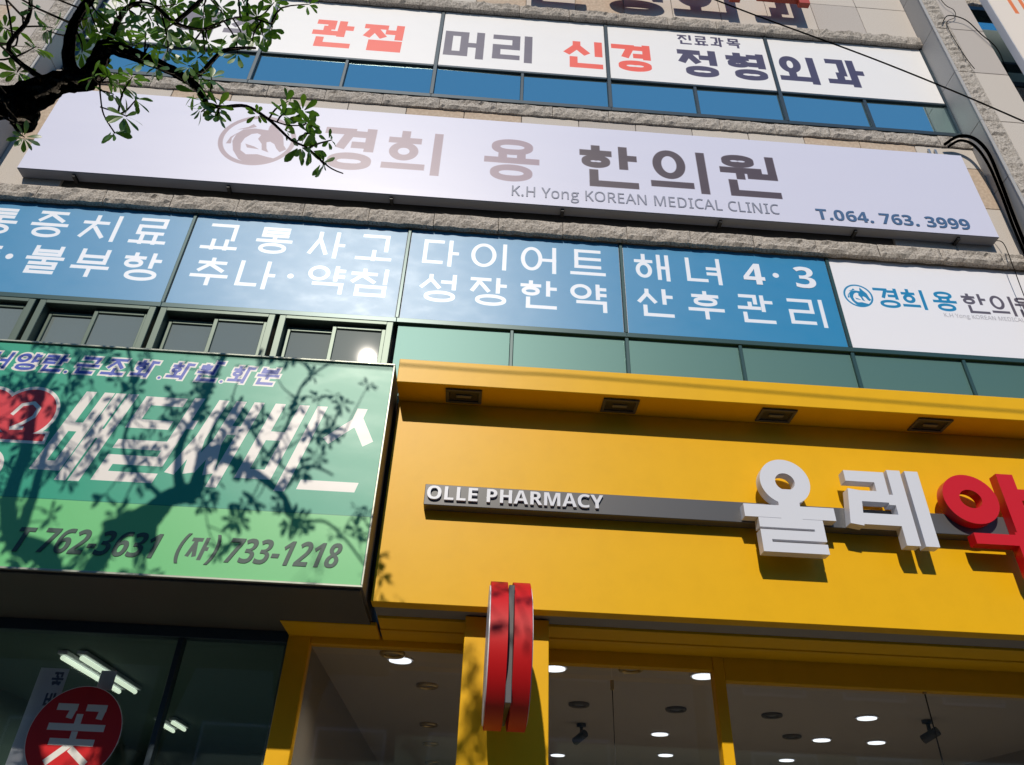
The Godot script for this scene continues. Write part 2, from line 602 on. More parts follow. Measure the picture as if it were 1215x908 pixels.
const TIPS_NEAR = [[-2.696,5.68,2.505,1],[-2.553,5.476,2.506,1],[-2.632,5.444,2.424,1],[-2.706,5.284,2.36,1],[-2.913,5.607,2.295,1],[-2.911,5.654,2.387,1],[-2.64,5.68,2.394,1],[-2.492,5.608,2.293,1],[-2.555,5.819,2.294,1],[-2.214,5.654,2.56,1],[-2.26,5.867,2.463,1],[-2.365,5.802,2.346,1],[-2.183,5.804,2.402,1],[-1.989,5.46,2.553,1],[-1.976,5.74,2.531,1],[-1.916,5.532,2.516,1],[-2.381,5.796,2.39,1],[-2.128,5.523,2.418,1],[-2.171,5.491,2.469,1],[-2.456,5.809,2.297,1],[-2.151,5.226,2.436,1],[-2.137,5.261,2.356,1],[-1.955,5.09,2.526,1],[-2.113,5.122,2.385,1],[-1.946,5.042,2.434,1],[-1.945,4.863,2.45,1],[-1.991,4.775,2.398,1],[-2.37,4.641,2.452,0.8],[-2.033,5.762,2.524,1],[-2.135,6.129,2.285,1],[-1.816,5.877,2.478,1],[-1.916,6.092,2.28,1],[-1.736,5.973,2.421,1],[-1.695,5.91,2.402,1],[-1.647,6.137,2.337,1],[-1.588,5.962,2.371,1],[-1.461,5.771,2.506,1],[-1.462,5.801,2.369,1],[-1.454,5.954,2.322,1],[-1.415,5.988,2.476,1],[-1.239,6.122,2.406,0.85],[-1.831,5.582,2.504,1],[-2.013,5.753,2.346,1],[-1.764,5.695,2.37,1],[-1.603,5.446,2.504,1],[-1.547,5.682,2.422,1],[-1.479,5.64,2.422,1],[-1.579,5.637,2.346,1],[-2.023,5.685,2.284,1],[-1.692,5.2,2.541,1],[-1.823,5.628,2.304,1],[-1.879,5.206,2.517,1],[-1.704,5.332,2.383,1],[-1.544,5.113,2.546,1],[-1.687,5.144,2.412,1],[-1.575,5.088,2.455,1],[-1.598,4.975,2.424,1],[-1.525,4.975,2.399,1],[-1.513,5.022,2.439,1],[-1.163,5,2.434,1],[-1.297,4.983,2.435,0.7],[-1.17,5.133,2.417,1],[-1.087,5.088,2.398,1],[-1.031,4.962,2.431,1],[-1.02,4.914,2.389,1],[-1.113,4.862,2.435,0.55],[-1.015,4.736,2.431,1],[-0.973,4.747,2.41,1],[-0.874,4.803,2.444,0.7],[-0.896,4.661,2.396,1],[-2.481,5.902,2.389,1],[-2.161,5.692,2.503,1],[-2.125,5.839,2.387,1],[-1.959,5.881,2.48,1],[-1.791,5.556,2.452,1],[-1.598,5.04,2.455,1],[-1.94,5.203,2.558,1],[-1.989,5.461,2.483,1],[-2.15,5.584,2.506,1],[-2.326,5.481,2.323,1],[-2.208,5.151,2.48,1],[-2.368,5.62,2.517,1]]
const TIPS_FAR = [[-3.56,5.86,2.46],[-2.87,4.97,2.8],[-3.19,4.36,2.24],[-3.33,6.16,2.6],[-3.44,5.3,2.36],[-2.59,6.35,2.34],[-3.14,5.12,2.12],[-3.05,6.11,2.55],[-2.41,6.07,2.52],[-3.33,5.88,2.29],[-4.25,5.38,2.29],[-2.81,4.63,2.25],[-2.93,4.37,2.38],[-4.74,5.79,2.43],[-3.09,5.73,2.55],[-3.12,4.45,2.47],[-3.26,4.79,2.4],[-3.85,4.79,2.28],[-4.25,5.97,2.25],[-2.99,4.79,2.66],[-3.19,5.92,2.75],[-2.81,4.69,2.37],[-2.72,4.38,2.4],[-3.57,5.86,2.56],[-3.72,5.75,2.12],[-4.04,6.35,2.37],[-4.08,4.66,2.21],[-3.41,5.9,2.61],[-5.03,6,2.44],[-3.07,4.92,2.71],[-2.56,6.44,2.52],[-3.13,5.4,2.47],[-2.72,4.54,2.26],[-3.09,4.61,2.49],[-2.81,5.97,2.64],[-4.44,6.13,2.66],[-4.1,6.18,2.46],[-3.38,5.3,2.43],[-2.77,4.72,2.73],[-3.09,4.95,2.45],[-3.89,5.83,2.2],[-2.54,4.6,2.57],[-4.24,4.43,2.1],[-4.16,5.6,2.42],[-4.54,5.63,2.24],[-5.11,6,2.11],[-2.77,5.6,2.73],[-4.6,5.37,2.45],[-4.85,5.89,2.1],[-4.29,6.45,2.45],[-3.29,5.39,2.24],[-3.87,6.03,2.85],[-4.48,6.52,2.66],[-4.59,6.13,2.28],[-4.23,5.62,2.53],[-4.01,5.44,2.63],[-4.62,5.73,2.75],[-4.09,5.24,2.81],[-3.78,5.79,2.12],[-4.22,5.15,2.54],[-2.82,4.68,2.74],[-2.5,6.3,2.8],[-3.26,5.47,2.32],[-2.46,4.43,2.78],[-4.12,5.95,2.81],[-4.43,6.2,2.26],[-3.9,5.91,2.76],[-4.53,6.01,2.81],[-3.29,5.91,2.37],[-3.35,4.66,2.22],[-3.27,6.45,2.45],[-5.17,6.62,2.78],[-2.02,6.51,2.66],[-3.89,5.39,2.27],[-3.83,5.06,2.56],[-3.28,5.54,2.46],[-4.34,6.03,2.61],[-3.36,5.61,2.52],[-3.4,4.2,2.77],[-2.94,6.17,2.72],[-3.93,5.6,2.42],[-3.29,6.16,2.41],[-2.76,4.84,2.38],[-5.21,6.53,2.66],[-3.29,5.26,2.4],[-3.59,4.7,2.66],[-3.49,5.96,2.49],[-4.95,6.02,2.1],[-4.19,6.62,2.8],[-3.27,6.15,2.45],[-3.46,5.32,2.45],[-3.67,5.95,2.26],[-3.64,5.18,2.34],[-3.24,5.56,2.72],[-3.43,6.57,2.83],[-1.58,5.76,2.79],[-4.36,6.03,2.19],[-2.12,6.6,2.81],[-3.37,5.22,2.68],[-3.55,4.72,2.8],[-2.67,6.09,2.65],[-3.58,4.13,2.73],[-3.92,5.45,2.77],[-4.82,5.9,2.28],[-3.71,5.99,2.61],[-2.66,6.21,2.47],[-3.95,5.61,2.36],[-3.82,5.57,2.73],[-4.62,5.59,2.52],[-3.73,5.2,2.31],[-4.68,5.21,2.14],[-3.3,6.15,2.45],[-3.71,5.38,2.56],[-4.11,4.42,2.32],[-4.61,6.52,2.61],[-3.45,5.11,2.42],[-4.84,5.54,2.35],[-4.22,6.27,2.45],[-5,5.74,2.32],[-3.04,6.02,2.67],[-2.84,5.19,2.52],[-2.77,5.27,2.83],[-4.46,5.64,2.14],[-3.19,6,2.49],[-3.69,4.98,2.74],[-2.62,5.96,2.53],[-3.58,5.97,2.25],[-2.7,5.52,2.85],[-3.13,5.41,2.68],[-3.84,5.44,2.23],[-3.36,5.35,2.29],[-4.07,5.25,2.2],[-3.47,4.36,2.82],[-3.81,5.1,2.3],[-3.12,5.31,2.4],[-3.22,5.39,2.51],[-3.84,5.65,2.59],[-4.55,6.32,2.48],[-4.63,6.33,2.69],[-3.8,5.6,2.81],[-3.22,4.75,2.53],[-3.04,5.55,2.72],[-3.02,5.5,2.36],[-3.49,4.37,2.43],[-2.89,6.21,2.58],[-4.56,5.6,2.75],[-4.71,6.31,2.47],[-3.74,4.74,2.6],[-4.48,5.36,2.21],[-3.65,6.01,2.53],[-4.56,5.75,2.56],[-2.55,6.7,2.81],[-2.63,5.72,2.66],[-3.98,5.18,2.84],[-4.2,5.69,2.84],[-2.8,4.2,2.6],[-4.11,5.86,2.56],[-2.45,6.26,2.64],[-3.17,6.28,2.47],[-3.04,4.31,2.79],[-3.27,5.4,2.23],[-4.92,6.29,2.7],[-4.35,6.15,2.57],[-3.63,6.32,2.41],[-2.6,6.04,2.84],[-4.35,5.31,2.61],[-3.36,5.4,2.54],[-3.84,5.51,2.21],[-3.72,4.43,2.63],[-3.69,4.83,2.79],[-2.19,5.84,2.7],[-3.91,6.01,2.27],[-3.55,5.87,2.18],[-4.68,6,2.4],[-3.5,5.08,2.65],[-2.25,4.26,2.85],[-2.19,5.95,2.64],[-3.95,4.8,2.66],[-4.46,5.84,2.36],[-4.39,4.96,2.12],[-4.06,5.75,2.38],[-3.92,5.07,2.15],[-4.05,6.35,2.5],[-3.09,5.75,2.84],[-2.55,4.91,2.82],[-3.77,5,2.62],[-2.03,6.64,2.84],[-4.49,5.42,2.36],[-4.75,5.97,2.48],[-3.71,5.25,2.2],[-4.26,6.55,2.75],[-3.02,5.61,2.74],[-4.97,6.1,2.31],[-3.56,6.18,2.19],[-2.47,4.72,2.83],[-4.5,6.4,2.69],[-4.56,6.15,2.28],[-2.96,6.51,2.82],[-4.89,5.99,2.58],[-2.44,6.04,2.75],[-4.56,5.58,2.12],[-4.28,5.34,2.57],[-4.39,5.32,2.3],[-5.32,6.16,2.29],[-3.46,5.08,2.1],[-3.63,5.67,2.6],[-3.2,4.75,2.54],[-3.88,5.35,2.75],[-4.89,6.4,2.62],[-3.54,5.29,2.74],[-3.85,6.14,2.71],[-3.55,6.56,2.65],[-1.92,6.56,2.75],[-4.09,6.43,2.73],[-3.82,5.86,2.78],[-3.42,4.54,2.4],[-4.14,4.94,2.38],[-2.59,4.66,2.72],[-4.66,5.64,2.31],[-4.2,6.16,2.34],[-2.68,4.71,2.39],[-3.14,5.11,2.63],[-3.51,4.27,2.44],[-3.33,6.12,2.54],[-4.42,5.55,2.64],[-3.7,6.36,2.47],[-2.8,5.78,2.83],[-3.28,5.66,2.17],[-4.56,5.71,2.22],[-3.97,5.09,2.16],[-2.41,4.15,2.62],[-2.9,4.69,2.82],[-1.5,5.91,2.68],[-4.79,6.13,2.18],[-3.52,5.71,2.73]]
const CABLE = [[0.269,4.355,3.7],[0.739,4.052,3.7],[1.185,3.791,3.7],[1.542,3.543,3.7],[1.884,3.264,3.7]]
const TRUNK2 = [[-2.6,0,5.9,0.16],[-2.55,1.2,5.85,0.13],[-2.45,2.6,5.7,0.12],[-2.2,4,5.4,0.09],[-1.7,5,5,0.06]]
const BRANCHES2 = [[[-1.7,5,5,0.06],[-1.2,5.3,4.6,0.03],[-0.8,5.5,4.3,0.018],[-0.5,5.6,4.1,0.008]],[[-2.2,4,5.4,0.07],[-2.6,5.2,5.6,0.05],[-2.9,6.2,5.8,0.03]],[[-2.45,2.6,5.7,0.07],[-3,4.2,6.2,0.05],[-3.3,5.4,6.5,0.03]]]
const TIPS2 = [[-0.788,5.791,4.185],[-0.715,5.508,3.944],[-0.736,5.711,4.339],[-0.79,5.608,4.281],[-0.688,5.576,4.244],[-0.73,5.455,4.186],[-0.672,5.352,4.145],[-0.749,5.272,4.038],[-0.729,5.395,4.312],[-0.6,5.16,4.01],[-0.77,5.178,4.045],[-0.749,5.307,4.305],[-0.794,5.911,4.17],[-0.455,5.296,3.962],[-0.314,5.325,4.146],[-0.451,5.235,4.315],[-0.274,5.03,4.112],[-2.04,6.07,6.07],[-3.65,6.57,5.35],[-1.86,6.4,5.77],[-3.36,6.3,5.7],[-2.62,6.49,6.7],[-2.85,5.4,6.57],[-2.08,5.53,5.77],[-3.19,5.28,5.41],[-2.73,5.16,5.05],[-3.33,5.84,5.91],[-2.37,5.82,6.19],[-3.02,6.66,6.19],[-1.94,5.48,5.34],[-3.46,5.36,5.13],[-2.85,6.52,6.24],[-3.59,5.09,5.09],[-2.93,5.72,5.75],[-1.78,6.11,6.68],[-1.85,6.44,5.08],[-1.75,5.85,6.72],[-3.18,5.81,6.24],[-3.23,5.86,5.54],[-1.95,5.4,6.23],[-2.91,5.07,6.33],[-2.53,5.21,6.22],[-2.27,5.21,5.01],[-2.35,6.3,6.24],[-3.07,5.82,6.32],[-3.32,5.25,5.31],[-3.51,5.39,6.06],[-1.76,5.92,5.53],[-2.83,5.05,5.95],[-3.61,6.56,5.64],[-1.74,5.36,5.99],[-2.5,5.68,5.83],[-3.06,6.31,5.3],[-3.33,5.75,5.51],[-3.24,5.31,5.05],[-2.33,6.21,5.97],[-2.33,6.2,6.61],[-3.59,5.87,5.23],[-2.15,5.88,5.04],[-1.89,6.74,5.16],[-3.74,6.61,6.58],[-2.93,5.52,6.69],[-2.23,6.54,5.27],[-2.92,6.19,6.75],[-2.14,5.3,6.79],[-1.78,5.82,5.5],[-2.58,6.59,5.97],[-3.72,6.15,5.33],[-2.36,5.09,6.02],[-1.97,5.64,5.92],[-2.08,6.22,6.67],[-1.82,5.07,6.25],[-1.89,6.51,5.2],[-2.55,6.77,5.87],[-1.82,6.72,6.39],[-2.71,5.05,6.75],[-1.62,5.49,6.72],[-2.1,5.61,6.49],[-3.23,5.4,5.92],[-3.24,6.53,5.98],[-2.56,6.15,5.2],[-2.02,5.77,5.41],[-1.97,5.14,6.15],[-3.61,5.71,6.36],[-2.51,5.4,5.41],[-1.64,5.62,5.4],[-3.48,5.28,5.63]]

# ---------------------------------------------------------------- the scene
const BAY = [-4.695, -2.74, -0.785, 1.17, 3.125, 5.08]
const SUN = Vector3(-0.151, 0.574, 0.805)

func _ready():
	rnd.seed = 11
	var cam := Camera3D.new()
	cam.name = "camera"
	add_child(cam)
	cam.fov = rad_to_deg(2.0 * atan(454.0 / 890.0))
	cam.near = 0.05
	cam.far = 400.0
	cam.transform = Transform3D(Basis(Vector3(0.99744, 0.03214, 0.06393), Vector3(-0.06262, 0.82442, 0.56251), Vector3(-0.03463, -0.56507, 0.82432)).orthonormalized(), Vector3(0, 1.6, 5.0))
	cam.current = true
	var env := Environment.new()
	env.background_mode = Environment.BG_SKY
	var sky := Sky.new()
	var ps := ProceduralSkyMaterial.new()
	ps.sky_top_color = Color(0.22, 0.47, 0.70)
	ps.sky_horizon_color = Color(0.58, 0.66, 0.72)
	ps.sky_curve = 0.16
	ps.ground_bottom_color = Color(0.2, 0.19, 0.18)
	ps.ground_horizon_color = Color(0.42, 0.45, 0.47)
	ps.sun_angle_max = 28.0
	ps.sun_curve = 0.15
	sky.sky_material = ps
	env.sky = sky
	env.tonemap_mode = Environment.TONE_MAPPER_LINEAR
	env.tonemap_exposure = 1.11
	env.sdfgi_enabled = true
	env.ssao_enabled = true
	env.ssil_enabled = true
	var we := WorldEnvironment.new()
	we.name = "world_environment"
	we.environment = env
	add_child(we)
	var sun := DirectionalLight3D.new()
	sun.name = "sun"
	add_child(sun)
	sun.look_at_from_position(SUN * 30.0, Vector3.ZERO)
	sun.light_energy = 1.0
	sun.light_color = Color(1.0, 0.96, 0.9)
	sun.light_angular_distance = 0.65
	sun.shadow_enabled = true

	materials()
	setting()
	building()
	upper_signs()
	clinic_banner()
	lower_signs()
	flower_shop()
	pharmacy()
	round_sign()
	roof_letters()
	cables()
	tree()
	second_tree()
	opposite_side()

func materials() -> void:
	var M := MT
	M.stone = tri(mat(Color.WHITE, 0.75, 0.0, 0.35), 1.6)
	M.stone.albedo_texture = noise(0.11, [lin(0.36, 0.31, 0.265), lin(0.53, 0.475, 0.42), lin(0.58, 0.53, 0.475), lin(0.68, 0.625, 0.57)], 3, 512, 5)
	M.stone_warm = tri(mat(Color(0.97, 0.93, 0.88), 0.75, 0.0, 0.35), 1.3)
	M.stone_warm.albedo_texture = noise(0.03, [lin(0.40, 0.345, 0.29), lin(0.48, 0.42, 0.36), lin(0.53, 0.45, 0.385), lin(0.57, 0.51, 0.445), lin(0.66, 0.605, 0.54)], 5, 512, 6)
	M.stone_cool = tri(mat(Color(0.93, 0.93, 0.94), 0.75, 0.0, 0.35), 1.45)
	M.stone_cool.albedo_texture = M.stone.albedo_texture
	M.rock = tri(mat(Color.WHITE, 0.92, 0.0, 0.3), 2.2)
	M.rock.albedo_texture = noise(0.035, [lin(0.05, 0.042, 0.035), lin(0.36, 0.32, 0.28), lin(0.52, 0.475, 0.42), lin(0.62, 0.57, 0.51)], 8, 512, 6)
	M.rock.normal_enabled = true
	M.rock.normal_texture = bump(0.05, 9, 6.0)
	M.granite = tri(mat(Color.WHITE, 0.55, 0.0, 0.5), 1.2)
	M.granite.albedo_texture = noise(0.2, [lin(0.22, 0.22, 0.22), lin(0.36, 0.35, 0.34), lin(0.42, 0.41, 0.40), lin(0.5, 0.49, 0.47)], 12, 512, 4)
	M.mortar = mat(lin(0.16, 0.14, 0.12), 0.95)
	M.blue_glass = mat(lin(0.62, 0.80, 0.74), 0.03, 0.95)
	M.teal_glass = mat(lin(0.085, 0.185, 0.168), 0.47, 0.35, 0.5)
	M.window_glass = mat(lin(0.17, 0.205, 0.2), 0.018, 0.0, 0.6)
	M.mullion = mat(lin(0.035, 0.055, 0.07), 0.4, 0.3)
	M.teal_frame = mat(lin(0.03, 0.075, 0.075), 0.35, 0.2)
	M.green_frame = mat(lin(0.085, 0.12, 0.095), 0.4, 0.3)
	M.dark = mat(lin(0.012, 0.014, 0.014), 0.7)
	M.white_body = mat(lin(0.62, 0.63, 0.68), 0.5)
	M.metal = mat(lin(0.42, 0.42, 0.42), 0.35, 0.8)
	M.black = mat(lin(0.012, 0.012, 0.014), 0.5)
	M.yellow = tri(mat(lin(0.80, 0.435, 0.004), 0.40, 0.0, 0.35), 1.0)
	M.yellow.albedo_texture = noise(0.008, [Color(0.978, 0.976, 0.97), Color(0.992, 0.992, 0.99), Color.WHITE], 23, 512, 6)
	M.yellow.normal_enabled = true
	M.yellow.normal_texture = bump(0.02, 21, 1.2)
	M.yellow.normal_scale = 0.05
	M.grey_rail = mat(lin(0.085, 0.085, 0.09), 0.4)
	M.letter_white = mat(lin(0.66, 0.67, 0.72), 0.35)
	M.letter_red = mat(lin(0.58, 0.008, 0.012), 0.3)
	M.sign_red = mat(lin(0.55, 0.008, 0.010), 0.55, 0.0, 0.4)
	M.roof_red = mat(lin(0.45, 0.06, 0.03), 0.4)
	M.brown_dark = mat(lin(0.085, 0.075, 0.058), 0.6)
	M.glass = mat(Color(0.3, 0.36, 0.34, 0.07), 0.02)
	M.glass.transparency = BaseMaterial3D.TRANSPARENCY_ALPHA
	M.ceiling = mat(lin(0.40, 0.36, 0.31), 0.8)
	M.room = mat(lin(0.24, 0.21, 0.17), 0.8)
	M.room_green = mat(lin(0.12, 0.17, 0.15), 0.8)
	M.brass = mat(lin(0.55, 0.42, 0.2), 0.35, 0.8)
	M.lamp = mat(Color.WHITE, 0.4)
	M.lamp.emission_enabled = true
	M.lamp.emission = Color(0.95, 0.98, 1.0)
	M.lamp.emission_energy_multiplier = 1.3
	M.tube = mat(Color.WHITE, 0.4)
	M.tube.emission_enabled = true
	M.tube.emission = Color(0.92, 1.0, 0.88)
	M.tube.emission_energy_multiplier = 0.8
	M.bark = tri(mat(Color.WHITE, 0.9, 0.0, 0.3), 3.0)
	M.bark.albedo_texture = noise(0.03, [lin(0.06, 0.05, 0.04), lin(0.15, 0.13, 0.11), lin(0.22, 0.20, 0.17), lin(0.36, 0.33, 0.29)], 31, 512, 5)
	M.bark.normal_enabled = true
	M.bark.normal_texture = bump(0.04, 33, 8.0)
	M.cable = mat(lin(0.015, 0.016, 0.018), 0.6)

func setting() -> void:
	var road := mat(Color.WHITE, 0.9)
	road.albedo_texture = noise(0.2, [lin(0.04, 0.04, 0.04), lin(0.07, 0.07, 0.07)], 41)
	tri(road, 0.8)
	var pave := mat(Color.WHITE, 0.85)
	pave.albedo_texture = noise(0.06, [lin(0.12, 0.11, 0.10), lin(0.17, 0.16, 0.145), lin(0.22, 0.20, 0.18)], 43)
	tri(pave, 0.7)
	structure(slab(self, "road", road, Vector3(-120, -0.4, -40), Vector3(120, -0.13, 160), 0.001))
	structure(slab(self, "pavement", pave, Vector3(-60, -0.35, -18), Vector3(60, 0.0, 6.6), 0.02))

# one stone of a rock-faced course; front towards +z
func rock_mesh(w: float, h: float, d: float, seed_value: int) -> ArrayMesh:
	var n := FastNoiseLite.new()
	n.seed = seed_value
	n.frequency = 5.5
	n.fractal_octaves = 4
	var nx := maxi(4, int(w / 0.03))
	var ny := maxi(4, int(h / 0.03))
	var st := begin()
	st.set_smooth_group(-1)
	var g := []
	for j in ny + 1:
		var row := []
		for i in nx + 1:
			var u := float(i) / nx
			var v := float(j) / ny
			var edge := minf(minf(u, 1.0 - u) * w, minf(v, 1.0 - v) * h)
			var z := d * 0.72 + d * 0.28 * smoothstep(0.0, 0.02, edge) + (n.get_noise_2d(u * w, v * h * 1.6) * 0.026 - absf(n.get_noise_2d(u * w * 2.3 + 3.0, v * h * 3.0)) * 0.018) * (0.3 + 0.7 * smoothstep(0.0, 0.02, edge))
			var wob := n.get_noise_2d(u * w + 7.0, v * h) * 0.012 * (1.0 if (j == 0 or j == ny) else 0.0)
			row.append(Vector3((u - 0.5) * w, (v - 0.5) * h + wob, maxf(z, 0.01)))
		g.append(row)
	for j in ny:
		for i in nx:
			for k in [[0, 0], [1, 1], [0, 1], [0, 0], [1, 0], [1, 1]]:
				st.add_vertex(g[j + k[0]][i + k[1]])
	for i in nx:
		for e in [0, ny]:
			var a: Vector3 = g[e][i]
			var b: Vector3 = g[e][i + 1]
			var q := [a, b, Vector3(b.x, b.y, 0), Vector3(a.x, a.y, 0)]
			if e == 0:
				q = [q[3], q[2], q[1], q[0]]
			for k in [0, 2, 1, 0, 3, 2]:
				st.add_vertex(q[k])
	for j in ny:
		for e in [0, nx]:
			var a: Vector3 = g[j][e]
			var b: Vector3 = g[j + 1][e]
			var q := [a, b, Vector3(b.x, b.y, 0), Vector3(a.x, a.y, 0)]
			if e == nx:
				q = [q[3], q[2], q[1], q[0]]
			for k in [0, 1, 2, 0, 2, 3]:
				st.add_vertex(q[k])
	st.generate_normals()
	return st.commit()

func building() -> void:
	var b := thing("clinic_building", "stone clad building with blue glass and rough stone ledges behind the clinic signs", "building")
	slab(b, "wall", MT.mortar, Vector3(-9.0, 3.3, -0.5), Vector3(8.5, 14.0, -0.1))
	var wall2 := func(y0: float, y1: float):
		slab(b, "wall", MT.mortar, Vector3(BAY[0] + 0.001, y0, -0.098), Vector3(BAY[5] - 0.001, y1, 0.03))
	wall2.call(6.66, 8.62)
	wall2.call(10.345, 14.0)
	wall2.call(3.35, 4.75)
	# smooth stone tiles, one by one
	var stones := [MT.stone, MT.stone_warm, MT.stone_cool, MT.stone]
	var tile := func(x0: float, x1: float, y0: float, y1: float, z0: float, z1: float):
		var o := slab(b, "stone_tile", stones[rnd.randi() % 4], Vector3(x0 + 0.003, y0 + 0.003, z0), Vector3(x1 - 0.003, y1 - 0.003, z1 + rnd.randf_range(-0.0015, 0.0015)), 0.004)
		o.rotation.y = rnd.randf_range(-0.002, 0.002)
	var joints := [BAY[0]]
	for k in range(-8, 9):
		var x := 0.2 + 0.605 * k
		if x > BAY[0] + 0.1 and x < BAY[5] - 0.1:
			joints.append(x)
	joints.append(BAY[5])
	for i in joints.size() - 1:
		tile.call(joints[i], joints[i + 1], 8.08, 8.402, 0.03, 0.06)
		tile.call(joints[i], joints[i + 1], 10.52, 11.15, 0.03, 0.06)
		tile.call(joints[i], joints[i + 1], 11.15, 11.80, 0.03, 0.06)
		if i == 0 or i == joints.size() - 2 or i == joints.size() - 3:
			tile.call(joints[i], joints[i + 1], 7.47, 8.08, 0.03, 0.06)
			tile.call(joints[i], joints[i + 1], 6.83, 7.47, 0.03, 0.06)
	# rock-faced ledges
	var rocks := {}
	for row in [[8.405, 8.565, 0], [6.665, 6.825, 1], [10.35, 10.51, 2]]:
		var x: float = BAY[0]
		var first := true
		while x < BAY[5] - 0.05:
			var w: float = 0.6 if not first else 0.42 + 0.1 * row[2]
			first = false
			w = minf(w, BAY[5] - x)
			var hgt: float = row[1] - row[0]
			var key := "%.3f %.2f %d" % [w, hgt, rnd.randi() % 7]
			if not rocks.has(key):
				rocks[key] = rock_mesh(w - 0.006, hgt, 0.072, 100 + rocks.size() * 7)
			part(b, "ledge_stone", rocks[key], MT.rock, Vector3(x + w * 0.5, (row[0] + row[1]) * 0.5, 0.03))
			x += w
	# piers: smooth sides, a rough strip and smooth slabs in front
	for side in [1.0, -1.0]:
		var xe: float = BAY[5] if side > 0 else BAY[0]
		var x0: float = xe if side > 0 else xe - 0.62
		slab(b, "pier", MT.mortar, Vector3(x0 + 0.03, 0.0, -0.6), Vector3(x0 + 0.59, 14.0, 0.26))
		for k in range(0, 9):
			var y0 := 5.93 + 0.885 * k - 0.885
			var y1 := y0 + 0.885
			var sx0: float = xe if side > 0 else xe - 0.03
			slab(b, "stone_slab", MT.granite, Vector3(sx0, y0 + 0.003, 0.0), Vector3(sx0 + 0.03, y1 - 0.003, 0.296), 0.003)
			slab(b, "stone_slab", MT.granite, Vector3(sx0 - 0.004 * side, y0, 0.298), Vector3(sx0 + 0.03, y1, 0.312), 0.003)
			var rx0: float = xe + 0.035 if side > 0 else xe - 0.22
			var key := "pier %d" % (rnd.randi() % 4)
			if not rocks.has(key):
				rocks[key] = rock_mesh(0.185, 0.879, 0.03, 300 + rocks.size())
			part(b, "rough_stone", rocks[key], MT.rock, Vector3(rx0 + 0.0925, (y0 + y1) * 0.5, 0.285))
			var tx0: float = xe + 0.224 if side > 0 else xe - 0.62
			slab(b, "stone_tile", stones[rnd.randi() % 4], Vector3(tx0, y0 + 0.004, 0.26), Vector3(tx0 + 0.396, y1 - 0.004, 0.305), 0.004)
	# plain tiled wall beyond the left pier
	for i in 5:
		for k in range(3, 9):
			slab(b, "stone_tile", stones[rnd.randi() % 4], Vector3(-8.4 + 0.61 * i, 5.045 + 0.885 * k + 0.004, -0.09), Vector3(-7.796 + 0.61 * i, 5.045 + 0.885 * (k + 1) - 0.004, 0.2), 0.004)
	# the next bay beyond the right pier
	var nf := begin()
	cbox(nf, Vector3(6.75, 9.68, 0.03), Vector3(2.1, 0.09, 0.1))
	cbox(nf, Vector3(6.75, 11.33, 0.03), Vector3(2.1, 0.09, 0.1))
	cbox(nf, Vector3(6.75, 10.15, 0.02), Vector3(2.1, 0.05, 0.07))
	cbox(nf, Vector3(5.76, 10.5, 0.02), Vector3(0.06, 1.6, 0.08))
	cbox(nf, Vector3(6.75, 10.5, 0.02), Vector3(0.05, 1.6, 0.07))
	var nw := part(b, "window", nf.commit(), MT.mullion)
	for x in [6.25, 7.25]:
		slab(nw, "pane", MT.blue_glass, Vector3(x - 0.47, 10.18, -0.02), Vector3(x + 0.47, 11.29, 0.0), 0.001)
		slab(nw, "pane", MT.blue_glass, Vector3(x - 0.47, 9.72, -0.02), Vector3(x + 0.47, 10.12, 0.0), 0.001)
	for k in 4:
		part(b, "ledge_stone", rock_mesh(0.594, 0.2, 0.085, 600 + k), MT.rock, Vector3(6.0 + 0.6 * k, 9.53, 0.0))
		part(b, "ledge_stone", rock_mesh(0.594, 0.2, 0.085, 650 + k), MT.rock, Vector3(6.0 + 0.6 * k, 11.48, 0.0))
		slab(b, "stone_tile", stones[k], Vector3(5.7 + 0.605 * k, 8.8, -0.09), Vector3(6.3 + 0.605 * k, 9.42, 0.03))
		slab(b, "stone_tile", stones[(k + 1) % 4], Vector3(5.7 + 0.605 * k, 11.59, -0.09), Vector3(6.3 + 0.605 * k, 12.3, 0.03))
	# third floor ribbon window: two panes to a bay under the printed panels
	for i in 5:
		var a: float = BAY[i]
		var c: float = BAY[i + 1]
		var st := begin()
		cbox(st, Vector3((a + c) * 0.5, 8.69, 0.0), Vector3(c - a, 0.06, 0.06))
		cbox(st, Vector3((a + c) * 0.5, 9.245, 0.0), Vector3(c - a - 0.05, 0.035, 0.05))
		cbox(st, Vector3((a + c) * 0.5, 10.475, 0.0), Vector3(c - a, 0.035, 0.05))
		cbox(st, Vector3(c, 9.58, 0.005), Vector3(0.042, 1.74, 0.055))
		cbox(st, Vector3((a + c) * 0.5, 8.97, 0.0), Vector3(0.036, 0.51, 0.045))
		if i == 0:
			cbox(st, Vector3(a + 0.02, 9.58, 0.004), Vector3(0.04, 1.74, 0.05))
		var w := part(b, "window", st.commit(), MT.mullion)
		for s in [-1, 1]:
			var pane := slab(w, "pane", MT.blue_glass, Vector3(-0.4675, 8.72, -0.02), Vector3(0.4675, 9.23, 0.0), 0.001)
			pane.position.x = (a + c) * 0.5 + s * 0.4865
			pane.rotation = Vector3(rnd.randf_range(-0.006, 0.006), rnd.randf_range(-0.006, 0.006), 0)
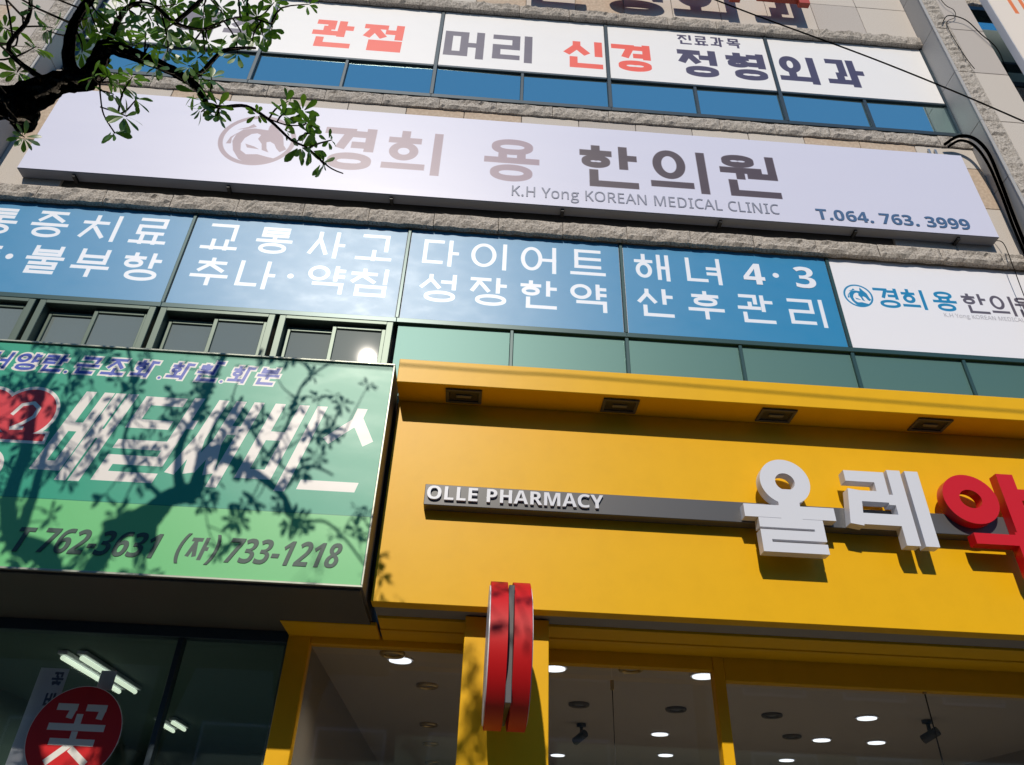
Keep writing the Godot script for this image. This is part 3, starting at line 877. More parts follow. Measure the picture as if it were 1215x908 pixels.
	# second floor: frame round the printed panels, sliding windows at left, spandrel panes at right
	for i in 5:
		var a: float = BAY[i]
		var c: float = BAY[i + 1]
		var st := begin()
		cbox(st, Vector3((a + c) * 0.5, 6.815, 0.0), Vector3(c - a, 0.055, 0.05))
		cbox(st, Vector3((a + c) * 0.5, 5.575, 0.0), Vector3(c - a, 0.05, 0.06))
		cbox(st, Vector3(c, 6.19, 0.004), Vector3(0.03, 1.18, 0.05))
		if i >= 2:
			cbox(st, Vector3((a + c) * 0.5, 5.15, -0.002), Vector3(0.03, 0.8, 0.045))
			cbox(st, Vector3(c, 5.15, -0.002), Vector3(0.032, 0.8, 0.047))
		var w := part(b, "window", st.commit(), MT.teal_frame)
		if i >= 2:
			for s in [-1, 1]:
				var pane := slab(w, "pane", MT.teal_glass, Vector3(-0.472, 4.75, -0.02), Vector3(0.472, 5.55, 0.0), 0.001)
				pane.position.x = (a + c) * 0.5 + s * 0.488
				pane.rotation = Vector3(rnd.randf_range(-0.004, 0.004), rnd.randf_range(-0.004, 0.004), 0)
	for k in 4:
		var a := -4.695 + 0.9775 * k
		var c := a + 0.9775
		var m := (a + c) * 0.5
		var st := begin()
		cbox(st, Vector3(a + 0.045, 5.14, 0.0), Vector3(0.055, 0.78, 0.1))
		cbox(st, Vector3(c - 0.045, 5.14, 0.0), Vector3(0.055, 0.78, 0.1))
		cbox(st, Vector3(m, 5.515, 0.0), Vector3(0.84, 0.035, 0.1))
		var w := part(b, "sliding_window", st.commit(), MT.green_frame)
		slab(w, "recess", MT.room, Vector3(a + 0.01, 4.75, -0.09), Vector3(c - 0.01, 5.54, -0.075), 0.001)
		for s in [0, 1]:
			var x0: float = a + 0.075 if s == 0 else m - 0.03
			var x1: float = m + 0.02 if s == 0 else c - 0.075
			var z: float = -0.045 if s == 0 else -0.005
			var top: float = 5.47 if s == 0 else 5.495
			var sf := begin()
			cbox(sf, Vector3(x0 + 0.018, 5.1, z), Vector3(0.036, (top - 4.72), 0.03))
			cbox(sf, Vector3(x1 - 0.018, 5.1, z), Vector3(0.036, (top - 4.72), 0.03))
			cbox(sf, Vector3((x0 + x1) * 0.5, top - 0.02, z), Vector3(x1 - x0 - 0.07, 0.036, 0.03))
			part(w, "sash", sf.commit(), MT.green_frame)
			var pane := slab(w, "pane", MT.window_glass, Vector3(-(x1 - x0) * 0.5 + 0.035, 4.74, -0.004), Vector3((x1 - x0) * 0.5 - 0.035, top - 0.037, 0.004), 0.001)
			pane.position += Vector3((x0 + x1) * 0.5, 0, z - 0.004)
			pane.rotation = Vector3(rnd.randf_range(-0.004, 0.004), rnd.randf_range(-0.004, 0.004), 0)

func word(s: Sheet, list: Array, ox: float, oy: float, w: float, h: float, t: float, c: Color) -> void:
	for g in list:
		s.ink(syllable(g[0], g[1] - ox, g[2] - oy, w, h, t), t, c)

func upper_signs() -> void:
	var coral := Color8(238, 96, 78)
	var grey := Color8(104, 98, 112)
	var ink := Color8(72, 66, 92)
	var texts := [
		[["척", -3.569, 9.70, grey], ["추", -3.0, 9.70, grey]],
		[["관", -2.014, 9.71, coral], ["절", -1.435, 9.705, coral]],
		[["머", -0.498, 9.694, grey], ["리", 0.063, 9.694, grey], ["신", 0.886, 9.687, coral]],
		[["경", 1.448, 9.695, coral], ["정", 2.235, 9.69, ink], ["형", 2.814, 9.70, ink]],
		[["외", 3.417, 9.712, ink], ["과", 3.99, 9.72, ink]]]
	var labels := ["white window panel with two grey Korean letters half hidden by the tree", "white window panel with only two coral red Korean letters", "white window panel with two grey letters followed by one coral letter", "white window panel starting with a coral letter, small line of text above dark letters", "white window panel beside the right stone pier, two dark violet letters"]
	for i in 5:
		var x0: float = BAY[i] + 0.022
		var x1: float = BAY[i + 1] - 0.022
		var s := Sheet.new(x1 - x0, 1.19, 300.0, Color8(236, 234, 233))
		for g in texts[i]:
			s.ink(syllable(g[0], g[1] - x0, g[2] - 9.265, 0.46, 0.54, 0.092), 0.092, g[3])
		if i == 3:
			var k := 0
			for ch in ["진", "료", "과", "목"]:
				s.ink(syllable(ch, 2.12 + 0.2 * k - x0, 10.165 - 9.265, 0.165, 0.2, 0.028), 0.028, ink)
				k += 1
		var o := thing("window_panel", labels[i], "window sign", "white printed panels in the third floor windows")
		var m := print_mat(s, 0.4)
		printed(o, "sheet", MT.white_body, m, Vector3(x0, 9.265, 0.002), Vector3(x1, 10.455, 0.016))

func clinic_banner() -> void:
	var b := thing("clinic_sign", "long white lightbox sign with round emblem, Korean clinic name and telephone number", "sign")
	var x0 := -4.39
	var y0 := 6.93
	var s := Sheet.new(9.18, 1.19, 210.0, Color8(210, 210, 228))
	var pale := Color8(156, 136, 148)  # emblem and left-hand letters inked paler: glare wash put into the print colour
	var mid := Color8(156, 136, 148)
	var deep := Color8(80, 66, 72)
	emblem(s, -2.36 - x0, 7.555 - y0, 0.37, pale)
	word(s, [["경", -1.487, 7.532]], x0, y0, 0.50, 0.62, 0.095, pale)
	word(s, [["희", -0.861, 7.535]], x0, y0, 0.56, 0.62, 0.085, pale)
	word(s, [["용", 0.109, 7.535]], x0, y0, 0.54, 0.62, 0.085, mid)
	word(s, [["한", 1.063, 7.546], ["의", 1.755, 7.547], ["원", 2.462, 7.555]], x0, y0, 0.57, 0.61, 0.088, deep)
	slab(b, "body", mat(lin(0.26, 0.28, 0.34), 0.5), Vector3(-4.39, 6.93, 0.065), Vector3(4.80, 8.127, 0.178), 0.004)
	var m := print_mat(s, 0.40, 0.52)
	part(b, "printed_face", face(9.18, 1.19), m, Vector3(0.205, 7.5285, 0.181))
	var soft := mat(Color8(128, 132, 150), 0.5)
	lettering(b, "K.H Yong KOREAN MEDICAL CLINIC", 1.41, 7.075, 0.184, 2.56, 0.135, soft, 0.002, false)
	lettering(b, "T.064. 763. 3999", 3.80, 7.075, 0.184, 1.5, 0.14, mat(Color8(62, 96, 136), 0.5), 0.002, true)
	for x in [-3.9, -2.5, -1.0, 0.6, 2.1, 3.4, 4.4]:
		slab(b, "bracket", MT.black, Vector3(x, 6.9, 0.062), Vector3(x + 0.03, 6.928, 0.15), 0.002)
	for x in [4.55, 4.62]:
		slab(b, "bracket", MT.metal, Vector3(x, 8.129, 0.07), Vector3(x + 0.025, 8.33, 0.085), 0.002)

func lower_signs() -> void:
	var white := Color8(228, 232, 242)
	var rows := [
		[["통", -4.42, 6.41], ["증", -3.971, 6.412], ["치", -3.529, 6.41], ["료", -3.078, 6.41], ["약", -4.42, 5.99], ["불", -3.86, 5.99], ["부", -3.46, 5.988], ["항", -3.04, 5.985]],
		[["교", -2.452, 6.40], ["통", -1.982, 6.40], ["사", -1.507, 6.395], ["고", -1.075, 6.395], ["추", -2.45, 5.983], ["나", -2.05, 5.98], ["약", -1.45, 5.98], ["침", -1.075, 5.978]],
		[["다", -0.482, 6.39], ["이", -0.046, 6.388], ["어", 0.408, 6.386], ["트", 0.86, 6.39], ["성", -0.479, 5.969], ["장", -0.032, 5.966], ["한", 0.413, 5.97], ["약", 0.857, 5.969]],
		[["해", 1.446, 6.391], ["녀", 1.925, 6.388], ["산", 1.445, 5.967], ["후", 1.902, 5.974], ["관", 2.352, 5.972], ["리", 2.814, 5.966]]]
	var labels := ["leftmost blue window panel with white letters, cut by the left picture edge", "blue window panel above the sliding windows, second from the left, washed pale by glare", "middle blue window panel, two rows of four white letters", "blue window panel with the figures 4 and 3, left of the white emblem panel"]
	for i in 4:
		var x0: float = BAY[i] + 0.017
		var x1: float = BAY[i + 1] - 0.017
		var s := Sheet.new(x1 - x0, 1.17, 300.0, Color8(22, 128, 178))
		word(s, rows[i], x0, 5.605, 0.325, 0.325, 0.038, white)
		if i == 0:
			s.disc(-4.162 - x0, 6.0 - 5.605, 0.032, 0.032, white)
		if i == 1:
			s.disc(-1.757 - x0, 5.99 - 5.605, 0.028, 0.028, white)
		if i == 3:
			s.disc(2.603 - x0, 6.395 - 5.605, 0.03, 0.03, white)
		var o := thing("window_panel", labels[i], "window sign", "blue printed panels in the second floor windows")
		var m := print_mat(s, 0.43, 0.6)
		printed(o, "sheet", MT.white_body, m, Vector3(x0, 5.605, 0.0), Vector3(x1, 6.78, 0.012))
		if i == 3:
			var wm := mat(white, 0.45)
			lettering(o, "4", 2.393, 6.394, 0.016, 0.2, 0.255, wm, 0.002, true)
			lettering(o, "3", 2.871, 6.394, 0.016, 0.19, 0.255, wm, 0.002, true)
	var x0: float = BAY[4] + 0.017
	var x1: float = BAY[5] - 0.017
	var s := Sheet.new(x1 - x0, 1.17, 400.0, Color8(232, 232, 238))
	var blue := Color8(28, 128, 178)
	var dark := Color8(92, 86, 98)
	emblem(s, 3.331 - x0, 6.211 - 5.605, 0.137, blue)
	word(s, [["경", 3.596, 6.209], ["희", 3.842, 6.212], ["용", 4.141, 6.214]], x0, 5.605, 0.222, 0.238, 0.031, blue)
	word(s, [["한", 4.425, 6.213], ["의", 4.676, 6.207], ["원", 4.92, 6.204]], x0, 5.605, 0.225, 0.238, 0.028, dark)
	var o := thing("window_panel", "white window panel with blue round emblem and small clinic name", "window sign")
	printed(o, "sheet", MT.white_body, print_mat(s, 0.4), Vector3(x0, 5.605, 0.0), Vector3(x1, 6.78, 0.012))
	lettering(o, "K.H Yong KOREAN MEDICAL CLINIC", 4.56, 6.045, 0.016, 0.95, 0.045, mat(Color8(190, 190, 198), 0.5), 0.001, false)

func flower_shop() -> void:
	var g := thing("flower_shop_sign", "green flower shop sign with slanted white Korean letters, dappled by tree shadow", "sign")
	var x0 := -4.68
	var x1 := -0.685
	slab(g, "box", mat(lin(0.10, 0.085, 0.07), 0.6), Vector3(x0, 3.15, 0.03), Vector3(x1, 4.86, 0.376), 0.004)
	var s := Sheet.new(x1 - x0 - 0.03, 1.68, 500.0, Color8(14, 152, 122))
	var ox := x0 + 0.015
	var oy := 3.165
	s.poly(PackedVector2Array([Vector2(0, 0), Vector2(s.w, 0), Vector2(s.w, 0.463), Vector2(0, 0.463)]), Color8(102, 190, 120))
	s.ink([[0, 0.463, s.w, 0.463]], 0.006, Color8(16, 128, 100))
	# goods sold, blue with a white outline
	var navy := Color8(52, 76, 176)
	var white := Color8(226, 220, 214)
	for q in [["서", -3.53], ["양", -3.33], ["란", -3.136], ["근", -2.891], ["조", -2.695], ["화", -2.487], ["화", -2.231], ["환", -2.029], ["화", -1.79], ["분", -1.597]]:
		var p := syllable(q[0], q[1] - ox, 4.684 - oy, 0.16, 0.15, 0.024)
		s.ink(p, 0.05, white, 0.22, 4.684 - oy)
		s.ink(p, 0.023, navy, 0.22, 4.684 - oy)
	for x in [-3.03, -2.365, -1.92]:
		s.disc(x - ox, 4.615 - oy, 0.02, 0.02, white)
		s.disc(x - ox, 4.615 - oy, 0.011, 0.011, navy)
	# the five large slanted letters
	var sh := 0.256
	var cy := 4.11 - oy
	var big := [
		[-2.878, 4.425, -2.878, 3.875], [-2.752, 4.425, -2.752, 3.875], [-2.878, 4.17, -2.752, 4.17], [-2.878, 3.868, -2.752, 3.868], [-2.672, 4.425, -2.672, 3.80], [-2.585, 4.425, -2.585, 3.80], [-2.672, 4.13, -2.585, 4.13],
		[-2.455, 4.415, -2.235, 4.415], [-2.455, 4.415, -2.455, 4.225], [-2.455, 4.225, -2.235, 4.225], [-2.118, 4.425, -2.118, 4.05], [-2.118, 4.24, -2.07, 4.24], [-2.445, 4.06, -2.118, 4.06], [-2.118, 4.06, -2.118, 3.945], [-2.445, 3.94, -2.118, 3.94], [-2.445, 3.94, -2.445, 3.82], [-2.445, 3.815, -2.118, 3.815],
		[-1.945, 4.42, -1.952, 4.12], [-1.952, 4.15, -2.01, 3.87], [-1.952, 4.13, -1.893, 3.88], [-1.822, 4.42, -1.825, 4.1], [-1.825, 4.13, -1.885, 3.9], [-1.825, 4.1, -1.762, 3.88], [-1.695, 4.42, -1.695, 3.81], [-1.775, 4.215, -1.695, 4.215],
		[-1.545, 4.42, -1.545, 3.895], [-1.375, 4.42, -1.375, 3.895], [-1.545, 4.19, -1.375, 4.19], [-1.545, 3.89, -1.375, 3.89], [-1.246, 4.42, -1.246, 3.81],
		[-0.962, 4.42, -0.962, 4.33], [-0.962, 4.35, -1.10, 4.185], [-0.95, 4.35, -0.82, 4.18], [-1.105, 3.832, -0.79, 3.832]]
	for q in big:
		s.ink([[q[0] - ox, q[1] - oy, q[2] - ox, q[3] - oy]], 0.073, white, sh, cy)
	# red blossom with a white outline and a curl
	var red := Color8(206, 38, 52)
	var fx := -3.165 - ox
	var fy := 4.26 - oy
	s.disc(fx, fy, 0.215, 0.215, white)
	s.disc(fx - 0.27, fy - 0.02, 0.2, 0.22, white)
	s.disc(fx - 0.13, fy - 0.43, 0.14, 0.14, white)
	s.disc(fx - 0.4, fy - 0.4, 0.14, 0.14, white)
	s.ink([[fx - 0.3, fy - 0.19, fx + 0.16, fy - 0.19]], 0.1, white)
	s.disc(fx, fy, 0.19, 0.19, red)
	s.disc(fx - 0.27, fy - 0.02, 0.175, 0.195, red)
	s.disc(fx - 0.13, fy - 0.43, 0.115, 0.115, red)
	s.disc(fx - 0.4, fy - 0.4, 0.115, 0.115, red)
	s.ink([[fx - 0.3, fy - 0.19, fx + 0.16, fy - 0.19], [fx - 0.27, fy - 0.1, fx - 0.2, fy - 0.35]], 0.055, red)
	var curl := [[-0.09, -0.02], [-0.05, 0.06], [0.02, 0.08], [0.07, 0.04], [0.06, -0.03], [0.0, -0.09], [-0.06, -0.13], [0.02, -0.125]]
	var cs := []
	for k in curl.size() - 1:
		cs.append([fx + curl[k][0], fy + curl[k][1], fx + curl[k + 1][0], fy + curl[k + 1][1]])
	s.ink(cs, 0.028, white)
	# the one syllable in the telephone line
	var tel := Color8(44, 74, 66)
	s.ink(syllable("자", -1.747 - ox, 3.347 - oy, 0.125, 0.15, 0.026), 0.026, tel, 0.2, 3.347 - oy)
	var flex := print_mat(s, 0.42)
	part(g, "printed_face", face(s.w, s.h), flex, Vector3((x0 + x1) * 0.5, 4.005, 0.38))
	var tm := mat(tel, 0.5)
	lettering(g, "T", -2.835, 3.345, 0.382, 0.10, 0.16, tm, 0.002, true, 0.22)
	lettering(g, "762-3631", -2.36, 3.35, 0.382, 0.72, 0.16, tm, 0.002, true, 0.22)
	lettering(g, "(", -1.85, 3.345, 0.382, 0.045, 0.16, tm, 0.002, true, 0.22)
	lettering(g, ")", -1.645, 3.345, 0.382, 0.045, 0.16, tm, 0.002, true, 0.22)
	lettering(g, "733-1218", -1.21, 3.35, 0.382, 0.71, 0.16, tm, 0.002, true, 0.22)
	var fr := begin()
	cbox(fr, Vector3((x0 + x1) * 0.5, 3.157, 0.385), Vector3(x1 - x0, 0.014, 0.02), 0.002)
	cbox(fr, Vector3((x0 + x1) * 0.5, 4.853, 0.385), Vector3(x1 - x0, 0.014, 0.02), 0.002)
	cbox(fr, Vector3(x1 - 0.006, 4.005, 0.385), Vector3(0.012, 1.68, 0.018), 0.002)
	part(g, "frame", fr.commit(), mat(lin(0.34, 0.36, 0.3), 0.4, 0.4))

	# shop front under the sign
	var f := thing("flower_shopfront", "dark recessed shop window under the green flower shop sign", "shop front")
	slab(f, "soffit", MT.brown_dark, Vector3(-4.68, 3.16, -0.80), Vector3(-0.69, 3.30, 0.028), 0.003)
	slab(f, "soffit", MT.brown_dark, Vector3(-4.68, 3.135, -0.34), Vector3(-0.70, 3.148, 0.36), 0.003)
	slab(f, "header", MT.mullion, Vector3(-4.68, 3.08, -0.80), Vector3(-1.335, 3.158, -0.70), 0.003)
	for x in [-4.66, -2.1]:
		slab(f, "mullion", MT.mullion, Vector3(x - 0.02, 0.0, -0.79), Vector3(x + 0.02, 3.078, -0.71), 0.003)
	slab(f, "pane", MT.glass, Vector3(-4.64, 0.02, -0.757), Vector3(-2.12, 3.078, -0.749), 0.001)
	slab(f, "pane", MT.glass, Vector3(-2.08, 0.02, -0.757), Vector3(-1.336, 3.078, -0.749), 0.001)
	room("flower_shop", -4.68, -1.29, MT.room_green, MT.room_green)
	var c := thing("round_sticker", "round red sticker with a white Korean syllable on the flower shop window", "sticker")
	var rs := Sheet.new(0.64, 0.64, 500.0, Color8(235, 232, 226))
	rs.disc(0.32, 0.32, 0.308, 0.308, Color8(206, 24, 30))
	var fp := []
	# two right-angle strokes side by side, a bar, and the spread foot below
	fp.append_array([[0.17, 0.49, 0.265, 0.49], [0.265, 0.49, 0.25, 0.425], [0.37, 0.49, 0.465, 0.49], [0.465, 0.49, 0.455, 0.425], [0.318, 0.425, 0.318, 0.365], [0.15, 0.362, 0.49, 0.362]])
	rs.ink(fp, 0.046, Color8(232, 230, 224))
	rs.ink([[0.32, 0.315, 0.32, 0.27], [0.19, 0.268, 0.45, 0.268], [0.32, 0.26, 0.19, 0.14], [0.33, 0.225, 0.45, 0.14]], 0.044, Color8(232, 230, 224))
	var disc := begin()
	for k in 48:
		var a0 := TAU * k / 48
		var a1 := TAU * (k + 1) / 48
		for v in [Vector2.ZERO, Vector2(cos(a1), sin(a1)), Vector2(cos(a0), sin(a0))]:
			disc.set_normal(Vector3.BACK)
			disc.set_uv(Vector2(0.5 + v.x * 0.49, 0.5 - v.y * 0.49))
			disc.add_vertex(Vector3(v.x * 0.31, v.y * 0.31, 0))
	part(c, "printed_face", disc.commit(), print_mat(rs, 0.4), Vector3(-2.647, 2.416, -0.743))
	var bs := Sheet.new(0.2, 0.7, 300.0, Color8(216, 220, 230))
	for k in 4:
		bs.ink(syllable(["꽃", "바", "구", "니"][k], 0.14, 0.63 - 0.14 * k, 0.08, 0.09, 0.014), 0.014, Color8(40, 54, 96))
	var bm := print_mat(bs, 0.7)
	var pb := part(self, "paper_banner", face(0.2, 0.7), bm, Vector3(-2.94, 2.49, -0.775))
	tag(pb, "tall white paper strip hung inside the flower shop window", "banner")
	var pn := part(self, "paper_note", face(0.11, 0.13), mat(Color8(214, 218, 226), 0.8), Vector3(-2.56, 2.775, -0.775))
	tag(pn, "small white paper note taped above the round red sticker", "note")
	var n := 0
	for q in [[-3.26, -1.42, -2.72], [-3.10, -1.40, -2.69], [-3.40, -4.2, -4.84], [-3.23, -4.18, -4.7]]:
		var lbl: String = ["long fluorescent tube nearest the left of the flower shop ceiling", "long fluorescent tube right of its near twin on the flower shop ceiling", "short far fluorescent tube, left of the far pair in the flower shop", "short far fluorescent tube, right of the far pair in the flower shop"][n]
		var t := thing("fluorescent_light", lbl, "light", "fluorescent lights in the flower shop", Vector3(q[0], 3.09, (q[1] + q[2]) * 0.5))
		slab(t, "housing", MT.white_body, Vector3(-0.04, 0.0, -absf(q[1] - q[2]) * 0.5), Vector3(0.04, 0.029, absf(q[1] - q[2]) * 0.5), 0.004)
		var tb := part(t, "tube", cyl(0.018, absf(q[1] - q[2]) - 0.06, 12), MT.tube, Vector3(0, -0.022, 0))
		tb.rotation.x = PI * 0.5
		var l := AreaLight3D.new()
		l.name = "glow"
		l.area_size = Vector2(0.03, absf(q[1] - q[2]) - 0.1)
		l.light_energy = 0.7
		l.light_color = Color(0.92, 1.0, 0.9)
		l.shadow_enabled = true
		l.position = Vector3(0, -0.05, 0)
		l.rotation.x = -PI * 0.5
		t.add_child(l)
		n += 1

func room(who: String, x0: float, x1: float, walls: Material, ceil_m: Material) -> void:
	var back := -17.0
	structure(slab(self, who + "_ceiling", ceil_m, Vector3(x0, 3.13, back), Vector3(x1, 3.29, -0.801), 0.001))
	structure(slab(self, who + "_floor", walls, Vector3(x0, 0.004, back), Vector3(x1, 0.03, -0.80), 0.001))
	structure(slab(self, who + "_wall_back", walls, Vector3(x0, 0.03, back), Vector3(x1, 3.13, back + 0.1), 0.001))
	structure(slab(self, who + "_wall_left", walls, Vector3(x0, 0.03, back + 0.1), Vector3(x0 + 0.08, 3.13, -0.80), 0.001))
	structure(slab(self, who + "_wall_right", walls, Vector3(x1 - 0.08, 0.03, back + 0.1), Vector3(x1, 3.13, -0.80), 0.001))

func pharmacy() -> void:
	var f := thing("pharmacy_fascia", "yellow pharmacy fascia with overhanging canopy, grey rail and raised letters", "sign")
	slab(f, "panel", MT.yellow, Vector3(-0.655, 3.145, 0.03), Vector3(6.3, 4.69, 0.15), 0.003)
	slab(f, "canopy", MT.yellow, Vector3(-0.655, 4.692, 0.03), Vector3(6.3, 4.90, 0.41), 0.004)
	for x in [-0.16, 1.02, 2.22, 3.42, 4.6]:
		var st := begin()
		cbox(st, Vector3(x, 4.684, 0.2), Vector3(0.27, 0.014, 0.024), 0.002)
		cbox(st, Vector3(x, 4.684, 0.355), Vector3(0.27, 0.014, 0.024), 0.002)
		cbox(st, Vector3(x - 0.123, 4.684, 0.2775), Vector3(0.024, 0.014, 0.13), 0.002)
		cbox(st, Vector3(x + 0.123, 4.684, 0.2775), Vector3(0.024, 0.014, 0.13), 0.002)
		var d := part(f, "downlight", st.commit(), MT.brown_dark)
		slab(d, "reflector", mat(lin(0.09, 0.08, 0.06), 0.35, 0.5), Vector3(x - 0.11, 4.688, 0.213), Vector3(x + 0.11, 4.6915, 0.342), 0.0006)
		slab(d, "lamp", mat(lin(0.2, 0.18, 0.12), 0.3), Vector3(x - 0.055, 4.677, 0.262), Vector3(x + 0.055, 4.6875, 0.295), 0.003)
	var rail := slab(f, "rail", MT.grey_rail, Vector3(-0.376, 3.80, 0.152), Vector3(6.2, 3.955, 0.25), 0.003)
	var t := lettering(f, "OLLE PHARMACY", 0.255, 3.885, 0.25, 1.225, 0.098, MT.letter_white, 0.02, true)
	t.set_meta("label", "small white raised capital letters on the grey rail")
	# the three large cut letters stand on the rail
	var k := cut_letter(f, "letter", [[2.165, 4.095, 0.125, 0.122, "o"], [2.165, 3.96, 2.165, 3.88, 0.15], [1.885, 3.86, 2.43, 3.86, 0.095], [1.965, 3.775, 2.345, 3.775, 0.07], [2.345, 3.775, 2.345, 3.688, 0.07], [1.965, 3.688, 2.345, 3.688, 0.07], [1.965, 3.688, 1.965, 3.598, 0.07], [1.965, 3.598, 2.345, 3.598, 0.07]], 0.11, 0.252, 0.33, MT.letter_white)
	k.set_meta("label", "white raised letter with a ring on top")
	k = cut_letter(f, "letter", [[2.655, 4.175, 2.865, 4.175, 0.085], [2.865, 4.175, 2.865, 4.02, 0.085], [2.665, 4.02, 2.865, 4.02, 0.085], [2.655, 4.02, 2.63, 3.845, 0.095], [2.63, 3.845, 2.93, 3.845, 0.085], [2.985, 4.19, 2.985, 3.71, 0.098], [2.93, 4.0, 2.985, 4.0, 0.08], [3.118, 4.19, 3.118, 3.71, 0.098]], 0.1, 0.252, 0.33, MT.letter_white)
	k.set_meta("label", "white raised letter with two tall strokes")
	k = cut_letter(f, "letter", [[3.505, 4.045, 0.14, 0.132, "o"], [3.82, 4.20, 3.82, 3.80, 0.125], [3.82, 4.10, 3.97, 4.10, 0.09], [3.82, 3.96, 3.97, 3.96, 0.09], [3.48, 3.745, 3.84, 3.745, 0.08], [3.80, 3.745, 3.80, 3.56, 0.12]], 0.12, 0.252, 0.33, MT.letter_red)
	k.set_meta("label", "bright red raised letter at the right picture edge")

	var s := thing("pharmacy_shopfront", "yellow framed pharmacy shop front with glass panes under the yellow fascia", "shop front")
	slab(s, "soffit", mat(lin(0.3, 0.28, 0.25), 0.6), Vector3(-0.655, 3.175, -0.80), Vector3(6.3, 3.30, 0.028), 0.002)
	slab(s, "shutter_slot", mat(lin(0.26, 0.24, 0.21), 0.5, 0.2), Vector3(-0.64, 3.152, -0.17), Vector3(6.3, 3.172, 0.02), 0.003)
	slab(s, "soffit_board", MT.yellow, Vector3(-0.64, 3.14, -0.44), Vector3(6.3, 3.17, -0.19), 0.003)
	slab(s, "soffit_board", MT.yellow, Vector3(-0.64, 3.13, -0.70), Vector3(6.3, 3.17, -0.446), 0.003)
	slab(s, "soffit_board", MT.yellow, Vector3(-1.33, 3.13, -0.698), Vector3(-0.66, 3.157, -0.345), 0.003)
	slab(s, "transom", MT.yellow, Vector3(-1.166, 3.085, -0.80), Vector3(-0.041, 3.16, -0.705), 0.003)
	slab(s, "transom", MT.yellow, Vector3(0.526, 3.035, -0.80), Vector3(1.819, 3.165, -0.705), 0.003)
	slab(s, "transom", MT.yellow, Vector3(1.906, 2.965, -0.80), Vector3(6.3, 3.165, -0.705), 0.003)
	slab(s, "mullion", MT.yellow, Vector3(-1.332, 0.0, -0.80), Vector3(-1.168, 3.158, -0.70), 0.004)
	slab(s, "mullion", MT.yellow, Vector3(1.821, 0.0, -0.80), Vector3(1.904, 3.165, -0.70), 0.004)
	slab(s, "pillar", MT.yellow, Vector3(-0.038, 0.0, -0.80), Vector3(0.524, 3.142, -0.05), 0.004)
	for q in [[-1.166, -0.04, 3.083], [0.526, 1.062, 3.033], [1.068, 1.819, 3.033], [1.906, 3.427, 2.963], [3.433, 6.2, 2.963]]:
		slab(s, "pane", MT.glass, Vector3(q[0], 0.02, -0.757), Vector3(q[1], q[2], -0.749), 0.001)
	for q in [[1.065, 2.87], [3.43, 2.95]]:
		slab(s, "joint", MT.dark, Vector3(q[0] - 0.0025, 0.02, -0.759), Vector3(q[0] + 0.0025, q[1], -0.747), 0.0005)
		slab(s, "patch_fitting", MT.brass, Vector3(q[0] - 0.012, q[1], -0.765), Vector3(q[0] + 0.012, q[1] + 0.07, -0.741), 0.002)
	room("pharmacy", -1.285, 6.3, MT.room, MT.ceiling)
	var lit := [[-0.54, -1.2], [0.69, -1.22], [1.9, -1.23], [2.14, -3.83], [1.22, -5.61], [2.53, -5.22], [3.84, -2.51], [4.51, -3.73], [3.9, -3.73], [4.05, -5.18]]
	var unlit := [[-0.59, -1.03], [-0.35, -2.06], [-0.39, -3.92], [-0.4, -5.2], [-0.42, -6.79], [1.29, -1.13], [1.07, -2.53], [2.0, -2.54], [2.95, -2.6], [3.53, -3.62]]
	var lit_names := ["in the window left of the yellow pillar", "just right of the yellow pillar", "beside the slim yellow mullion, nearest the glass", "left of the slim mullion, halfway into the shop", "deep in the shop, right of the pillar's lower end", "deep in the shop, left of the slim mullion", "brightest in the wide right window", "thin and rightmost in the wide right window", "in the middle of the wide right window", "lowest in the wide right window"]
	var unlit_names := ["beside the lit lamp left of the pillar", "highest of the column of rings left of the pillar", "second in the column of rings left of the pillar", "third in the column of rings left of the pillar", "lowest in the column of rings left of the pillar", "nearest the glass between pillar and slim mullion", "behind the red round sign's right side", "halfway in, close to the slim mullion", "in the wide right window, close to the slim mullion", "in the wide right window, second from the slim mullion"]
	for i in lit.size():
		var o := thing("ceiling_light", "lit round ceiling light " + lit_names[i], "ceiling light", "round ceiling lights in the pharmacy", Vector3(lit[i][0], 3.13, lit[i][1]))
		part(o, "trim", cyl(0.105, 0.012), MT.white_body, Vector3(0, -0.007, 0))
		part(o, "lens", cyl(0.088, 0.008), MT.lamp, Vector3(0, -0.018, 0))
		var l := SpotLight3D.new()
		l.name = "beam"
		l.light_energy = 1.5
		l.light_color = Color(1.0, 0.97, 0.92)
		l.spot_angle = 70.0
		l.spot_range = 20.0
		l.spot_attenuation = 2.0
		l.light_size = 0.08
		l.shadow_enabled = true
		l.position = Vector3(0, -0.03, 0)
		l.rotation.x = -PI * 0.5
		o.add_child(l)
	for i in unlit.size():
		var o := thing("ceiling_light", "unlit round ceiling fitting " + unlit_names[i], "ceiling light", "round ceiling lights in the pharmacy", Vector3(unlit[i][0], 3.13, unlit[i][1]))
		var tr := TorusMesh.new()
		tr.inner_radius = 0.065
		tr.outer_radius = 0.1
		tr.rings = 32
		tr.ring_segments = 10
		part(o, "trim", tr, MT.brass if i < 6 else MT.brown_dark, Vector3(0, -0.012, 0))
		part(o, "reflector", cyl(0.064, 0.006), MT.metal, Vector3(0, -0.006, 0))
	var n := 0
